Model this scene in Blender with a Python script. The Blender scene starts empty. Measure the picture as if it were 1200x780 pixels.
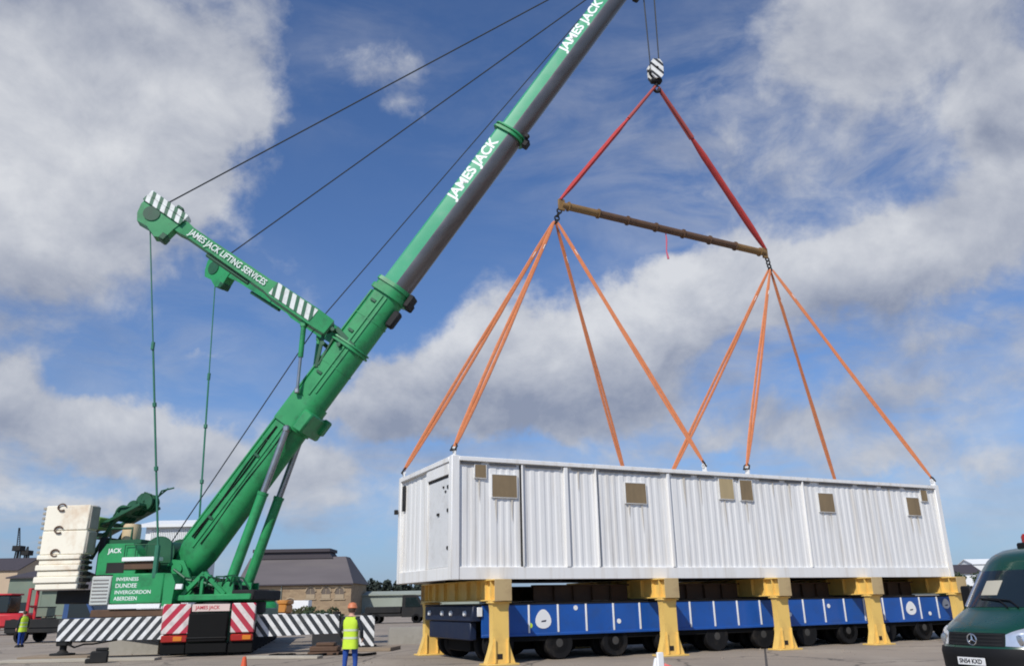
import bpy, bmesh, math, random
from mathutils import Matrix, Vector, noise as mnoise
R = math.radians
random.seed(7)
scene = bpy.context.scene
COL = scene.collection

# ------------------------------------------------------------------ camera
F_PX, PITCH, ROLL, CAM_H = 940.0, R(18.48), R(1.02), 1.7
cp, sp = math.cos(PITCH), math.sin(PITCH)
FW = Vector((0, cp, sp)); r0 = Vector((1, 0, 0)); u0 = Vector((0, -sp, cp))
RT = r0*math.cos(ROLL) - u0*math.sin(ROLL)
UP = u0*math.cos(ROLL) + r0*math.sin(ROLL)
cam = bpy.data.cameras.new('camera')
cam.sensor_width = 36; cam.lens = F_PX/1200*36; cam.clip_end = 20000; cam.clip_start = .1
camo = bpy.data.objects.new('camera', cam); COL.objects.link(camo)
m3 = Matrix((RT, UP, -FW)).transposed().to_4x4(); m3.translation = Vector((0, 0, CAM_H))
camo.matrix_world = m3
scene.camera = camo

def at(px, py, Y):
    """world point at distance Y for a sight line of the survey photograph"""
    d = FW + RT*((px-600)/F_PX) + UP*((390-py)/F_PX)
    return Vector((0, 0, CAM_H)) + d*(Y/d.y)

# ------------------------------------------------------------------ materials
def nodes_of(name):
    m = bpy.data.materials.new(name); m.use_nodes = True
    nt = m.node_tree
    return m, nt, nt.nodes['Principled BSDF']

def mat(name, col, rough=.5, metal=0.0, var=.12, scale=2.0, dirt=None, dirt_amt=.5, dirt_scale=1.2,
        stretch=None, bump=0.0, bump_scale=30, coat=0.0, spec=.5, dirt_lo=.5):
    m, nt, bs = nodes_of(name)
    N = nt.nodes.new; L = nt.links.new
    tc = N('ShaderNodeTexCoord'); mp = N('ShaderNodeMapping'); L(tc.outputs['Object'], mp.inputs['Vector'])
    if stretch: mp.inputs['Scale'].default_value = stretch
    n1 = N('ShaderNodeTexNoise'); n1.inputs['Scale'].default_value = scale; n1.inputs['Detail'].default_value = 6
    L(mp.outputs[0], n1.inputs['Vector'])
    mx = N('ShaderNodeMix'); mx.data_type = 'RGBA'
    mx.inputs[6].default_value = (*[c*(1-var) for c in col], 1)
    mx.inputs[7].default_value = (*[min(1, c*(1+var)) for c in col], 1)
    L(n1.outputs[0], mx.inputs[0])
    out = mx.outputs[2]
    if dirt:
        n2 = N('ShaderNodeTexNoise'); n2.inputs['Scale'].default_value = dirt_scale; n2.inputs['Detail'].default_value = 9
        n2.inputs['Roughness'].default_value = .68
        L(mp.outputs[0], n2.inputs['Vector'])
        mr = N('ShaderNodeMapRange'); mr.inputs[1].default_value = dirt_lo; mr.inputs[2].default_value = dirt_lo+.28
        mr.inputs[3].default_value = 0; mr.inputs[4].default_value = dirt_amt
        L(n2.outputs[0], mr.inputs[0])
        m2 = N('ShaderNodeMix'); m2.data_type = 'RGBA'; L(mr.outputs[0], m2.inputs[0]); L(out, m2.inputs[6])
        m2.inputs[7].default_value = (*dirt, 1); out = m2.outputs[2]
    L(out, bs.inputs['Base Color'])
    rr = N('ShaderNodeMapRange'); rr.inputs[3].default_value = max(.03, rough-.1); rr.inputs[4].default_value = min(1, rough+.12)
    L(n1.outputs[0], rr.inputs[0]); L(rr.outputs[0], bs.inputs['Roughness'])
    bs.inputs['Metallic'].default_value = metal
    bs.inputs['Specular IOR Level'].default_value = spec
    if coat: bs.inputs['Coat Weight'].default_value = coat; bs.inputs['Coat Roughness'].default_value = .08
    if bump:
        n3 = N('ShaderNodeTexNoise'); n3.inputs['Scale'].default_value = bump_scale; n3.inputs['Detail'].default_value = 4
        L(tc.outputs['Object'], n3.inputs['Vector'])
        b = N('ShaderNodeBump'); b.inputs['Strength'].default_value = bump; b.inputs['Distance'].default_value = .02
        L(n3.outputs[0], b.inputs['Height']); L(b.outputs[0], bs.inputs['Normal'])
    return m

M = {}
M['green'] = mat('crane_green_paint', (.022, .275, .088), .42, var=.22, scale=1.1, dirt=(.018, .075, .035), dirt_amt=.75, dirt_scale=1.7, dirt_lo=.48, bump=.06, bump_scale=3)
M['dkgreen'] = mat('dark_green_paint', (.008, .085, .035), .5, var=.3, scale=2, dirt=(.02, .02, .018), dirt_amt=.6)
M['ltgreen'] = mat('boom_green_paint', (.045, .36, .165), .3, var=.12, scale=.6, dirt=(.16, .34, .22), dirt_amt=.5, coat=.4)
M['belly'] = mat('greased_boom_steel', (.15, .138, .134), .28, metal=.6, var=.3, scale=1.5, dirt=(.06, .042, .036), dirt_amt=.65, stretch=(.4, 3, .4))
M['chrome'] = mat('cylinder_rod_chrome', (.34, .35, .35), .34, metal=.9, var=.2, scale=3)
M['black'] = mat('black_rubber_and_steel', (.010, .010, .010), .8, var=.3, spec=.12)
M['dark'] = mat('dark_steel', (.022, .022, .022), .65, var=.3, dirt=(.05, .04, .03), dirt_amt=.5, spec=.2)
M['tyre'] = mat('tyre_rubber', (.012, .012, .013), .9, var=.3, dirt=(.06, .05, .04), dirt_amt=.5, dirt_scale=3, spec=.12)
M['darkrim'] = mat('trailer_rim_dark', (.06, .058, .055), .7, var=.3, dirt=(.03, .025, .02), dirt_amt=.6, spec=.2)
M['rim'] = mat('wheel_rim_grey', (.20, .19, .18), .6, var=.2, dirt=(.08, .06, .05), dirt_amt=.6)
M['white'] = mat('white_paint', (.78, .78, .77), .45, var=.04, scale=1)
M['letter'] = mat('white_lettering', (.80, .82, .80), .45, var=.02)
M['wall'] = mat('cabin_white_paint', (.765, .755, .73), .45, var=.04, scale=.7, dirt=(.46, .39, .29), dirt_amt=.6, dirt_scale=1.1, stretch=(3.0, 3.0, .22), bump=.03, bump_scale=20)
M['wallgrey'] = mat('cabin_door_grey_white', (.66, .66, .65), .5, var=.05, scale=2, dirt=(.4, .38, .34), dirt_amt=.5, dirt_scale=3)
M['brown'] = mat('plywood_cover_brown', (.215, .155, .085), .8, var=.22, scale=6, stretch=(1, 1, .3), dirt=(.12, .085, .05), dirt_amt=.5)
M['tanply'] = mat('plywood_cover_tan', (.40, .31, .17), .8, var=.15, scale=6, stretch=(1, 1, .3))
M['yellow'] = mat('trestle_yellow_paint', (.80, .53, .14), .5, var=.1, scale=1.5, dirt=(.46, .28, .10), dirt_amt=.5, dirt_scale=2.2, bump=.08, bump_scale=8)
M['tan'] = mat('end_plate_tan', (.46, .34, .17), .6, var=.15, scale=2, dirt=(.28, .17, .09), dirt_amt=.6, dirt_scale=3)  # tan tone of the beam end faces, darker than the trestle yellow
M['blue'] = mat('trailer_blue_paint', (.008, .082, .35), .42, var=.22, scale=1.2, dirt=(.03, .06, .13), dirt_amt=.5, dirt_scale=2, coat=.15)
M['dkblue'] = mat('dark_blue_paint', (.004, .012, .04), .5, var=.2, dirt=(.03, .03, .03), dirt_amt=.5)
M['cream'] = mat('counterweight_cream', (.83, .78, .64), .6, var=.06, scale=1, dirt=(.46, .22, .06), dirt_amt=.8, dirt_scale=.75, stretch=(1.0, 1.0, .8), dirt_lo=.53, bump=.1, bump_scale=9)
M['cwside'] = mat('counterweight_edge_grey', (.34, .32, .27), .7, var=.2, dirt=(.12, .09, .06), dirt_amt=.7)
M['orange'] = mat('orange_sling_webbing', (.60, .20, .08), .85, var=.22, scale=9, dirt=(.32, .12, .06), dirt_amt=.5, dirt_scale=4, bump=.2, bump_scale=40)
M['red'] = mat('red_sling_sleeve', (.46, .045, .04), .8, var=.25, scale=5, dirt=(.22, .03, .035), dirt_amt=.5, bump=.2, bump_scale=30)
M['redstrap'] = mat('faded_red_strap', (.36, .07, .06), .85, var=.25, scale=5)
M['rust'] = mat('rusty_brown_steel', (.105, .056, .03), .75, var=.35, scale=3, dirt=(.05, .03, .025), dirt_amt=.7, bump=.2)
M['ochre'] = mat('worn_ochre_paint', (.21, .12, .04), .7, var=.3, scale=3, dirt=(.1, .06, .03), dirt_amt=.6)
M['signred'] = mat('chevron_red', (.52, .03, .05), .4, var=.08)
M['rope'] = mat('wire_rope', (.035, .04, .045), .6, metal=.3, var=.2, scale=20)
M['greenrope'] = mat('pendant_link_green', (.03, .17, .10), .55, var=.2, scale=5)
M['glass'] = mat('vehicle_glass', (.012, .018, .02), .06, var=.1, spec=.8)
M['vangreen'] = mat('van_dark_green_paint', (.006, .048, .025), .28, var=.15, scale=1, coat=.6, dirt=(.03, .045, .035), dirt_amt=.3)
M['plastic'] = mat('black_bumper_plastic', (.010, .010, .011), .6, var=.15, spec=.2)
M['lamp'] = mat('headlamp_clear_lens', (.62, .64, .66), .08, metal=.55, var=.15, scale=9, coat=1)
M['silver'] = mat('silver_trim', (.6, .6, .6), .2, metal=.9, var=.05)
M['amber'] = mat('amber_lens', (.65, .20, .02), .2, var=.1)
M['redlens'] = mat('red_lens', (.35, .02, .015), .2, var=.15)
M['hivis'] = mat('hi_vis_yellow_cloth', (.52, .72, .04), .8, var=.12, scale=6, bump=.3, bump_scale=12)
M['reflect'] = mat('reflective_tape', (.58, .62, .42), .5, var=.05)
M['trouser'] = mat('blue_work_trousers', (.015, .06, .28), .9, var=.25, scale=6, bump=.4, bump_scale=14)
M['jacket'] = mat('dark_navy_jacket', (.018, .022, .03), .9, var=.25, scale=6, bump=.3, bump_scale=14)
M['skin'] = mat('skin', (.55, .30, .21), .6, var=.08, scale=8)
M['hair'] = mat('brown_hair', (.06, .035, .02), .8, var=.3, scale=20)
M['hathelmet'] = mat('orange_hard_hat', (.55, .17, .07), .5, var=.08)
M['boot'] = mat('black_work_boots', (.02, .017, .014), .7, var=.2)
M['stone'] = None
M['grime'] = mat('grime_run_stain', (.56, .51, .43), .7, var=.08, scale=9)
M['slate'] = mat('slate_roof', (.118, .102, .104), .8, var=.28, scale=.35, stretch=(.3, 1, 1.6), dirt=(.16, .14, .12), dirt_amt=.5, dirt_scale=.25)
M['ridge'] = mat('dark_ridge_roof', (.052, .043, .05), .75, var=.2, scale=.5)
M['concrete'] = mat('weathered_concrete', (.34, .32, .28), .9, var=.18, scale=1.5, dirt=(.16, .15, .12), dirt_amt=.6, bump=.2)
M['timber'] = mat('weathered_timber', (.26, .20, .14), .9, var=.3, scale=4, stretch=(.4, 5, 5), bump=.2)
M['lightmat'] = mat('pale_outrigger_timber', (.40, .36, .29), .9, var=.25, scale=3, stretch=(.4, 5, 5))
M['steelplate'] = mat('rusty_ground_plate', (.13, .10, .085), .7, var=.3, scale=2, dirt=(.22, .18, .14), dirt_amt=.5)
M['shedwhite'] = mat('shed_white_cladding', (.74, .75, .74), .55, var=.04, scale=.6)
M['beige'] = mat('render_beige', (.50, .38, .26), .85, var=.12, scale=.4)
M['mosswall'] = mat('weathered_green_cladding', (.17, .21, .16), .8, var=.25, scale=.6, dirt=(.25, .2, .14), dirt_amt=.5, dirt_scale=.4)
M['greywall'] = mat('grey_green_rendered_wall', (.30, .33, .28), .9, var=.2, scale=.15, dirt=(.18, .2, .15), dirt_amt=.5, dirt_scale=.2)
M['machred'] = mat('machine_red_paint', (.50, .022, .03), .45, var=.15, dirt=(.2, .03, .03), dirt_amt=.4)
M['machorange'] = mat('machine_orange_paint', (.52, .21, .035), .5, var=.2, dirt=(.25, .12, .04), dirt_amt=.6)
M['carblue'] = mat('vehicle_blue_paint', (.03, .075, .20), .35, var=.1, coat=.5)
M['hillgreen'] = mat('far_hill_heather', (.075, .095, .085), 1, var=.3, scale=.006, dirt=(.10, .10, .06), dirt_amt=.6, dirt_scale=.01)
M['leaf'] = mat('dark_leaves', (.035, .06, .022), .8, var=.5, scale=.9)
M['leaf2'] = mat('olive_leaves', (.07, .075, .025), .8, var=.5, scale=.9)
M['farleaf'] = mat('distant_tree_leaves', (.03, .042, .032), .9, var=.5, scale=.15)
M['bark'] = mat('bark', (.06, .045, .03), .9, var=.3)
M['pink'] = mat('faded_pink_cord', (.55, .12, .18), .9, var=.1)
M['cone'] = mat('cone_orange_red', (.66, .10, .03), .5, var=.1)

def stripes(name, ca, cb, period, direction, rough=.5, duty=.5):
    """two-colour painted hazard stripes, measured in metres along an object-space direction"""
    m, nt, bs = nodes_of(name); N = nt.nodes.new; L = nt.links.new
    tc = N('ShaderNodeTexCoord')
    d = N('ShaderNodeVectorMath'); d.operation = 'DOT_PRODUCT'; L(tc.outputs['Object'], d.inputs[0]); d.inputs[1].default_value = direction
    a = N('ShaderNodeMath'); a.operation = 'DIVIDE'; L(d.outputs['Value'], a.inputs[0]); a.inputs[1].default_value = period
    f = N('ShaderNodeMath'); f.operation = 'FRACT'; L(a.outputs[0], f.inputs[0])
    g = N('ShaderNodeMath'); g.operation = 'GREATER_THAN'; L(f.outputs[0], g.inputs[0]); g.inputs[1].default_value = duty
    n = N('ShaderNodeTexNoise'); n.inputs['Scale'].default_value = 4; n.inputs['Detail'].default_value = 8; L(tc.outputs['Object'], n.inputs['Vector'])
    mx = N('ShaderNodeMix'); mx.data_type = 'RGBA'; L(g.outputs[0], mx.inputs[0])
    mx.inputs[6].default_value = (*ca, 1); mx.inputs[7].default_value = (*cb, 1)
    mr = N('ShaderNodeMapRange'); mr.inputs[1].default_value = .45; mr.inputs[2].default_value = .8; mr.inputs[4].default_value = .4
    L(n.outputs[0], mr.inputs[0])
    m2 = N('ShaderNodeMix'); m2.data_type = 'RGBA'; L(mr.outputs[0], m2.inputs[0]); L(mx.outputs[2], m2.inputs[6]); m2.inputs[7].default_value = (.12, .11, .09, 1)
    L(m2.outputs[2], bs.inputs['Base Color']); bs.inputs['Roughness'].default_value = rough
    return m

# ------------------------------------------------------------------ mesh builder
ROOTM = {}
def tag(o, label=None, cat=None, group=None, kind=None):
    if label: o['label'] = label
    if cat: o['category'] = cat
    if group: o['group'] = group
    if kind: o['kind'] = kind
    return o

def thing(name, loc, label, cat, group=None, rz=0.0):
    o = bpy.data.objects.new(name, None); COL.objects.link(o)
    o.location = loc; o.rotation_euler = (0, 0, rz); o.empty_display_size = .2
    ROOTM[o] = Matrix.Translation(Vector(loc)) @ Matrix.Rotation(rz, 4, 'Z')
    return tag(o, label, cat, group)

def copy_tree(o, parent=None):
    c = o.copy(); COL.objects.link(c); c.parent = parent
    for ch in list(o.children): copy_tree(ch, c)
    return c

class MB:
    def __init__(s, frame=None):
        s.v = []; s.f = []; s.m = []; s.fr = frame or Matrix.Identity(4); s.cm = 0
    def add(s, vs, fs, mi=None):
        b = len(s.v); fr = s.fr
        s.v += [fr @ Vector(p) for p in vs]
        s.f += [[b+i for i in f] for f in fs]; s.m += [s.cm if mi is None else mi]*len(fs)
        return s
    def box(s, c, sz, bev=.012, rot=None, mi=None):
        h = [x/2 for x in sz]; bev = min(bev, min(h)*.45)
        idx = {}; vs = []; fs = []
        sg = (-1, 1)
        for x in sg:
            for y in sg:
                for z in sg:
                    for ax in range(3):
                        p = [x*h[0], y*h[1], z*h[2]]; q = [x, y, z]
                        for k in range(3):
                            if k != ax: p[k] -= q[k]*bev
                        idx[(x, y, z, ax)] = len(vs); vs.append(p)
        for ax in range(3):
            o1, o2 = (ax+1) % 3, (ax+2) % 3
            for sx in sg:
                r = []
                for a, b in ((-1, -1), (1, -1), (1, 1), (-1, 1)):
                    q = [0, 0, 0]; q[ax] = sx; q[o1] = a; q[o2] = b; r.append(idx[(*q, ax)])
                fs.append(r)
            for a in sg:
                for b in sg:
                    r = []
                    for sx, w in ((-1, o1), (1, o1), (1, o2), (-1, o2)):
                        q = [0, 0, 0]; q[ax] = sx; q[o1] = a; q[o2] = b; r.append(idx[(*q, w)])
                    fs.append(r)
        for x in sg:
            for y in sg:
                for z in sg: fs.append([idx[(x, y, z, a)] for a in range(3)])
        mt = Matrix.Translation(Vector(c)) @ (rot.to_4x4() if rot else Matrix.Identity(4))
        return s.add([mt @ Vector(p) for p in vs], fs, mi)
    def b2(s, x0, x1, y0, y1, z0, z1, bev=.012, mi=None):
        return s.box(((x0+x1)/2, (y0+y1)/2, (z0+z1)/2), (abs(x1-x0), abs(y1-y0), abs(z1-z0)), bev, None, mi)
    def bar(s, p0, p1, w, h, up=(0, 0, 1), bev=.01, mi=None):
        p0 = Vector(p0); p1 = Vector(p1); x = (p1-p0); L = x.length; x = x/L
        y = Vector(up).cross(x)
        if y.length < 1e-4: y = Vector((0, 1, 0)).cross(x)
        y.normalize(); z = x.cross(y)
        rot = Matrix((x, y, z)).transposed()
        return s.box((p0+p1)/2, (L, w, h), bev, rot, mi)
    def tube(s, pts, r, n=10, caps=True, flat=1.0, up=(0, 0, 1), mi=None):
        pts = [Vector(p) for p in pts]; rr = r if isinstance(r, (list, tuple)) else [r]*len(pts)
        vs = []; fs = []
        prev = None
        for i, p in enumerate(pts):
            t = (pts[min(i+1, len(pts)-1)] - pts[max(i-1, 0)]).normalized()
            if prev is None:
                a = Vector(up).cross(t)
                if a.length < 1e-3: a = Vector((1, 0, 0)).cross(t)
                a.normalize()
            else:
                a = (prev - t*prev.dot(t)).normalized()
            prev = a; b = t.cross(a)
            for k in range(n):
                an = 2*math.pi*k/n
                vs.append(p + a*math.cos(an)*rr[i] + b*math.sin(an)*rr[i]*flat)
        for i in range(len(pts)-1):
            for k in range(n):
                fs.append([i*n+k, i*n+(k+1) % n, (i+1)*n+(k+1) % n, (i+1)*n+k])
        if caps: fs += [list(range(n))[::-1], [(len(pts)-1)*n+k for k in range(n)]]
        return s.add(vs, fs, mi)
    def cyl(s, p0, p1, r0, r1=None, n=20, mi=None):
        return s.tube([p0, p1], [r0, r0 if r1 is None else r1], n, mi=mi)
    def loft(s, rings, caps=True, closed=True, mi=None, fm=None):
        n = len(rings[0]); vs = [p for r in rings for p in r]
        for i in range(len(rings)-1):
            for k in range(n if closed else n-1):
                s_ = [[i*n+k, i*n+(k+1) % n, (i+1)*n+(k+1) % n, (i+1)*n+k]]
                if i == 0 and k == 0: b = len(s.v); s.v += [s.fr @ Vector(p) for p in vs]
                s.f.append([b+q for q in s_[0]]); s.m.append(fm[k] if fm else (s.cm if mi is None else mi))
        if caps:
            for q in (list(range(n))[::-1], [(len(rings)-1)*n+k for k in range(n)]):
                s.f.append([b+i for i in q]); s.m.append(s.cm if mi is None else mi)
        return s
    def prism(s, poly, y0, y1, mi=None):
        """poly in (x, z), extruded along y"""
        return s.loft([[(x, y0, z) for x, z in poly], [(x, y1, z) for x, z in poly]], mi=mi)
    def lathe(s, prof, c=(0, 0, 0), n=24, axis='z', mi=None):
        rings = []
        for r, h in prof:
            ring = []
            for k in range(n):
                a = 2*math.pi*k/n; p = (r*math.cos(a), r*math.sin(a), h)
                if axis == 'y': p = (p[0], p[2], p[1])
                if axis == 'x': p = (p[2], p[0], p[1])
                ring.append((p[0]+c[0], p[1]+c[1], p[2]+c[2]))
            rings.append(ring)
        return s.loft(rings, mi=mi)
    def build(s, name, mats, parent=None, smooth=38, root=None):
        if not isinstance(mats, (list, tuple)): mats = [mats]
        me = bpy.data.meshes.new(name)
        rt = root or parent
        while rt is not None and rt not in ROOTM: rt = rt.parent
        inv = ROOTM[rt].inverted() if rt is not None else Matrix.Identity(4)
        me.from_pydata([inv @ p for p in s.v], [], s.f)
        for m in mats: me.materials.append(m)
        me.polygons.foreach_set('material_index', s.m)
        bm = bmesh.new(); bm.from_mesh(me); bmesh.ops.recalc_face_normals(bm, faces=bm.faces); bm.to_mesh(me); bm.free()
        if smooth:
            me.polygons.foreach_set('use_smooth', [True]*len(me.polygons)); me.set_sharp_from_angle(angle=R(smooth))
        o = bpy.data.objects.new(name, me); COL.objects.link(o)
        if parent is not None: o.parent = parent
        return o

def set_origin(o, p):
    """own base point for a one-mesh top-level thing"""
    p = Vector(p); o.data.transform(Matrix.Translation(-p)); o.location = p
    return o

def frame(o, x, y, z):
    m = Matrix((Vector(x), Vector(y), Vector(z))).transposed().to_4x4(); m.translation = Vector(o); return m

def lettering(name, txt, size, fr, m, parent, bold=.012, spacing=1.0, align='LEFT', xs=1.0):
    c = bpy.data.curves.new(name, 'FONT'); c.body = txt; c.size = size; c.extrude = .003; c.offset = bold*size
    c.space_character = spacing; c.align_x = align; c.align_y = 'CENTER'
    o = bpy.data.objects.new(name, c); COL.objects.link(o)
    dg = bpy.context.evaluated_depsgraph_get()
    me = bpy.data.meshes.new_from_object(o.evaluated_get(dg))
    bpy.data.objects.remove(o); bpy.data.curves.remove(c)
    rt = parent
    while rt not in ROOTM: rt = rt.parent
    me.transform(ROOTM[rt].inverted() @ fr @ Matrix.Diagonal((xs, 1, 1, 1)))
    me.materials.clear(); me.materials.append(m)
    ob = bpy.data.objects.new(name, me); COL.objects.link(ob); ob.parent = parent
    return ob

Z = Vector((0, 0, 1))
# frames of the two big machines
YAW = R(25.59)
a_ = Vector((math.cos(YAW), math.sin(YAW), 0)); b_ = Vector((-math.sin(YAW), math.cos(YAW), 0))
C0 = Vector((-1.87, 24.25, 0)); L_, W_, ZB, H_ = 21.41, 5.17, 2.33, 3.59
EF = frame(C0, a_, b_, Z)                    # (along the cabin, across it, up)
A0 = Vector((-12.9, 33.6, 0)); d_ = Vector((.99315, -.11687, 0)); n_ = Vector((.11687, .99315, 0))
SF = frame(A0, d_, n_, Z)                    # (along the boom in plan, across, up)
TH = R(54.45); P0 = Vector((-.34, 0, 3.14))
bt = Vector((math.cos(TH), 0, math.sin(TH))); bn = Vector((-math.sin(TH), 0, math.cos(TH)))
BF = SF @ frame(P0, bt, Vector((0, 1, 0)), bn)   # (along the boom, across, square off its back)

#@@GROUND
# ------------------------------------------------------------------ ground and far land
def ground_material():
    m, nt, bs = nodes_of('yard_ground'); N = nt.nodes.new; L = nt.links.new
    tc = N('ShaderNodeTexCoord')
    def noise(scale, det=8, rough=.6, st=None):
        n = N('ShaderNodeTexNoise'); n.inputs['Scale'].default_value = scale; n.inputs['Detail'].default_value = det; n.inputs['Roughness'].default_value = rough
        if st:
            mp = N('ShaderNodeMapping'); mp.inputs['Scale'].default_value = st; L(tc.outputs['Object'], mp.inputs['Vector']); L(mp.outputs[0], n.inputs['Vector'])
        else: L(tc.outputs['Object'], n.inputs['Vector'])
        return n.outputs[0]
    def ramp(f, lo, hi, a=0, b=1):
        r = N('ShaderNodeMapRange'); L(f, r.inputs[0]); r.inputs[1].default_value = lo; r.inputs[2].default_value = hi; r.inputs[3].default_value = a; r.inputs[4].default_value = b; return r.outputs[0]
    def mix(f, a, b):
        x = N('ShaderNodeMix'); x.data_type = 'RGBA'; L(f, x.inputs[0])
        for s, v in ((6, a), (7, b)):
            if isinstance(v, tuple): x.inputs[s].default_value = (*v, 1)
            else: L(v, x.inputs[s])
        return x.outputs[2]
    c = mix(ramp(noise(.08), .35, .65), (.25, .20, .15), (.325, .265, .20))
    c = mix(ramp(noise(.35, st=(1, .4, 1)), .52, .72), c, (.37, .31, .24))
    c = mix(ramp(noise(.22, 10, .7), .55, .7, 0, .7), c, (.16, .135, .11))
    c = mix(ramp(noise(30, 3), .3, .8, 0, .35), c, (.33, .30, .27))
    c = mix(ramp(noise(1.2, 10, .75), .62, .7, 0, .6), c, (.075, .07, .068))
    c = mix(ramp(noise(1.5, 9, .7, st=(.09, 1.3, 1)), .56, .68, 0, .45), c, (.115, .10, .088))
    vo = N('ShaderNodeTexVoronoi'); vo.feature = 'DISTANCE_TO_EDGE'; vo.inputs['Scale'].default_value = .23
    wv = N('ShaderNodeVectorMath'); wv.operation = 'ADD'; L(tc.outputs['Object'], wv.inputs[0])
    nn = N('ShaderNodeTexNoise'); nn.inputs['Scale'].default_value = .9; nn.inputs['Detail'].default_value = 6; L(tc.outputs['Object'], nn.inputs['Vector']); L(nn.outputs['Color'], wv.inputs[1]); L(wv.outputs[0], vo.inputs['Vector'])
    c = mix(ramp(vo.outputs['Distance'], .004, .012, .7, 0), c, (.05, .045, .04))
    bk = N('ShaderNodeTexBrick'); bk.inputs['Scale'].default_value = 1; bk.inputs['Brick Width'].default_value = 6.5; bk.inputs['Row Height'].default_value = 6.5; bk.inputs['Mortar Size'].default_value = .035; bk.offset = 0
    rt_ = N('ShaderNodeMapping'); rt_.inputs['Rotation'].default_value = (0, 0, R(16)); L(tc.outputs['Object'], rt_.inputs[0]); L(rt_.outputs[0], bk.inputs['Vector'])
    c = mix(bk.outputs['Fac'], c, (.07, .06, .052))
    L(c, bs.inputs['Base Color']); bs.inputs['Roughness'].default_value = .92
    b = N('ShaderNodeBump'); b.inputs['Strength'].default_value = .4; b.inputs['Distance'].default_value = .03
    L(noise(14, 8, .7), b.inputs['Height']); L(b.outputs[0], bs.inputs['Normal'])
    return m
g = MB()
rows = [-60, -20, 0, 5, 10, 20, 40, 80, 160, 400, 1500, 6000]
xs = [-6000, -1200, -300, -100, -40, -15, 0, 15, 40, 100, 300, 1200, 6000]
g.add([(x, y, 0) for y in rows for x in xs], [[j*13+i, j*13+i+1, (j+1)*13+i+1, (j+1)*13+i] for j in range(11) for i in range(12)])
tag(g.build('ground', ground_material(), smooth=0), kind='structure')

f = MB(); rnd = random.Random(3)
for k in range(2600):
    y = 9+rnd.random()**1.6*36; x = rnd.uniform(-.75, .75)*y; q = rnd.uniform(.008, .03)*(1 if rnd.random() < .93 else 2.2)
    vs = [(x+q*rnd.uniform(.6, 1.2)*math.cos(a), y+q*rnd.uniform(.6, 1.2)*math.sin(a), .001) for a in (0, 1.57, 3.14, 4.71)]+[(x, y, q*rnd.uniform(.6, 1.1))]
    f.add(vs, [[0, 1, 4], [1, 2, 4], [2, 3, 4], [3, 0, 4]])
tag(f.build('gravel', mat('loose_gravel', (.24, .20, .16), .95, var=.4, scale=6), smooth=0), kind='stuff')

def ridge(name, y, x0, x1, hmax, base, seed, m, steps=160, depth=400):
    q = MB(); vs = []
    for i in range(steps+1):
        x = x0+(x1-x0)*i/steps
        h = base + hmax*(.5+.5*mnoise.fractal(Vector((x*.0016, seed, 0)), 1, 2, 5))
        e = min(1, min(i, steps-i)/14)
        h = max(.5, h*e)
        vs += [(x, y-depth*.35, -1), (x, y, h), (x, y+depth, h*.7)]
    q.add(vs, [[i*3+j, (i+1)*3+j, (i+1)*3+j+1, i*3+j+1] for i in range(steps) for j in range(2)])
    return tag(q.build(name, m, smooth=80), kind='structure')
ridge('hills', 2600, -3200, 3200, 28, 2, 3.1, M['hillgreen'])

#@@CABIN
# ------------------------------------------------------------------ lifted white cabin
cab = thing('site_cabin', C0+a_*(L_/2)+b_*(W_/2)+Z*ZB, 'long white corrugated cabin with brown boarded window openings hanging just above yellow trestles', 'cabin')
ZT = ZB+H_
f = MB(EF)      # bottom frame
f.b2(0, L_, 0, .16, ZB, ZB+.36); f.b2(0, L_, W_-.16, W_, ZB, ZB+.36)
f.b2(0, .16, .162, W_-.162, ZB, ZB+.36); f.b2(L_-.16, L_, .162, W_-.162, ZB, ZB+.36)
f.build('base_frame', M['wall'], cab)
f = MB(EF)
for i in range(18): f.b2(.5+i*1.2, .62+i*1.2, .17, W_-.17, ZB+.02, ZB+.2)
f.b2(.17, L_-.17, .17, W_-.17, ZB+.205, ZB+.25)
f.build('underfloor', M['dark'], cab)
f = MB(EF)      # top frame: a hollow rail with a drip edge
for y0, y1 in ((-.05, .14), (W_-.14, W_+.05)): f.b2(.21, L_-.21, y0, y1, ZT-.13, ZT)
for x0, x1 in ((-.05, .14), (L_-.14, L_+.05)): f.b2(x0, x1, .215, W_-.215, ZT-.15, ZT)
f.build('top_rail', M['wall'], cab)
for x in (0, L_-.2):
    for y in (0, W_-.2):
        f = MB(EF); f.b2(x-.03, x+.23, y-.03, y+.23, ZB-.01, ZT+.03, .02)
        f.build('corner_post', M['wall'], cab)
def corrugated(p0, p1, out, z0, z1, pitch=.30, depth=.018, flat=.26):
    """vertical trapezoid ribs between two plan points; out = direction the ribs stand out"""
    p0 = Vector(p0); p1 = Vector(p1); t = (p1-p0); Lg = t.length; t /= Lg; out = Vector(out)
    n = max(1, round(Lg/pitch)); pl = []
    ws_ = [random.choice((.75, .9, 1.0, 1.0, 1.1, 1.3)) for _ in range(n)]; s = 0.0
    for i in range(n):
        pt = Lg*ws_[i]/sum(ws_); dq = depth*random.uniform(.7, 1.1); e = .05
        for u, q in ((0, 0), (.28*pt, 0), (.28*pt+e, dq), (pt-e, dq)): pl.append((s+u, q))
        s += pt
    pl.append((Lg, 0))
    q = MB(EF); vs = []
    for z in (z0, z1): vs += [p0+t*u+out*w+Z*z for u, w in pl]
    for z in (z0, z1): vs += [p0+t*u-out*.06+Z*z for u, w in (pl[0], pl[-1])]
    k = len(pl)
    fs = [[i, i+1, k+i+1, k+i] for i in range(k-1)] + [[2*k, 2*k+1, 2*k+3, 2*k+2]]
    q.add(vs, fs); return q
zl, zh = ZB+.362, ZT-.152
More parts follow.
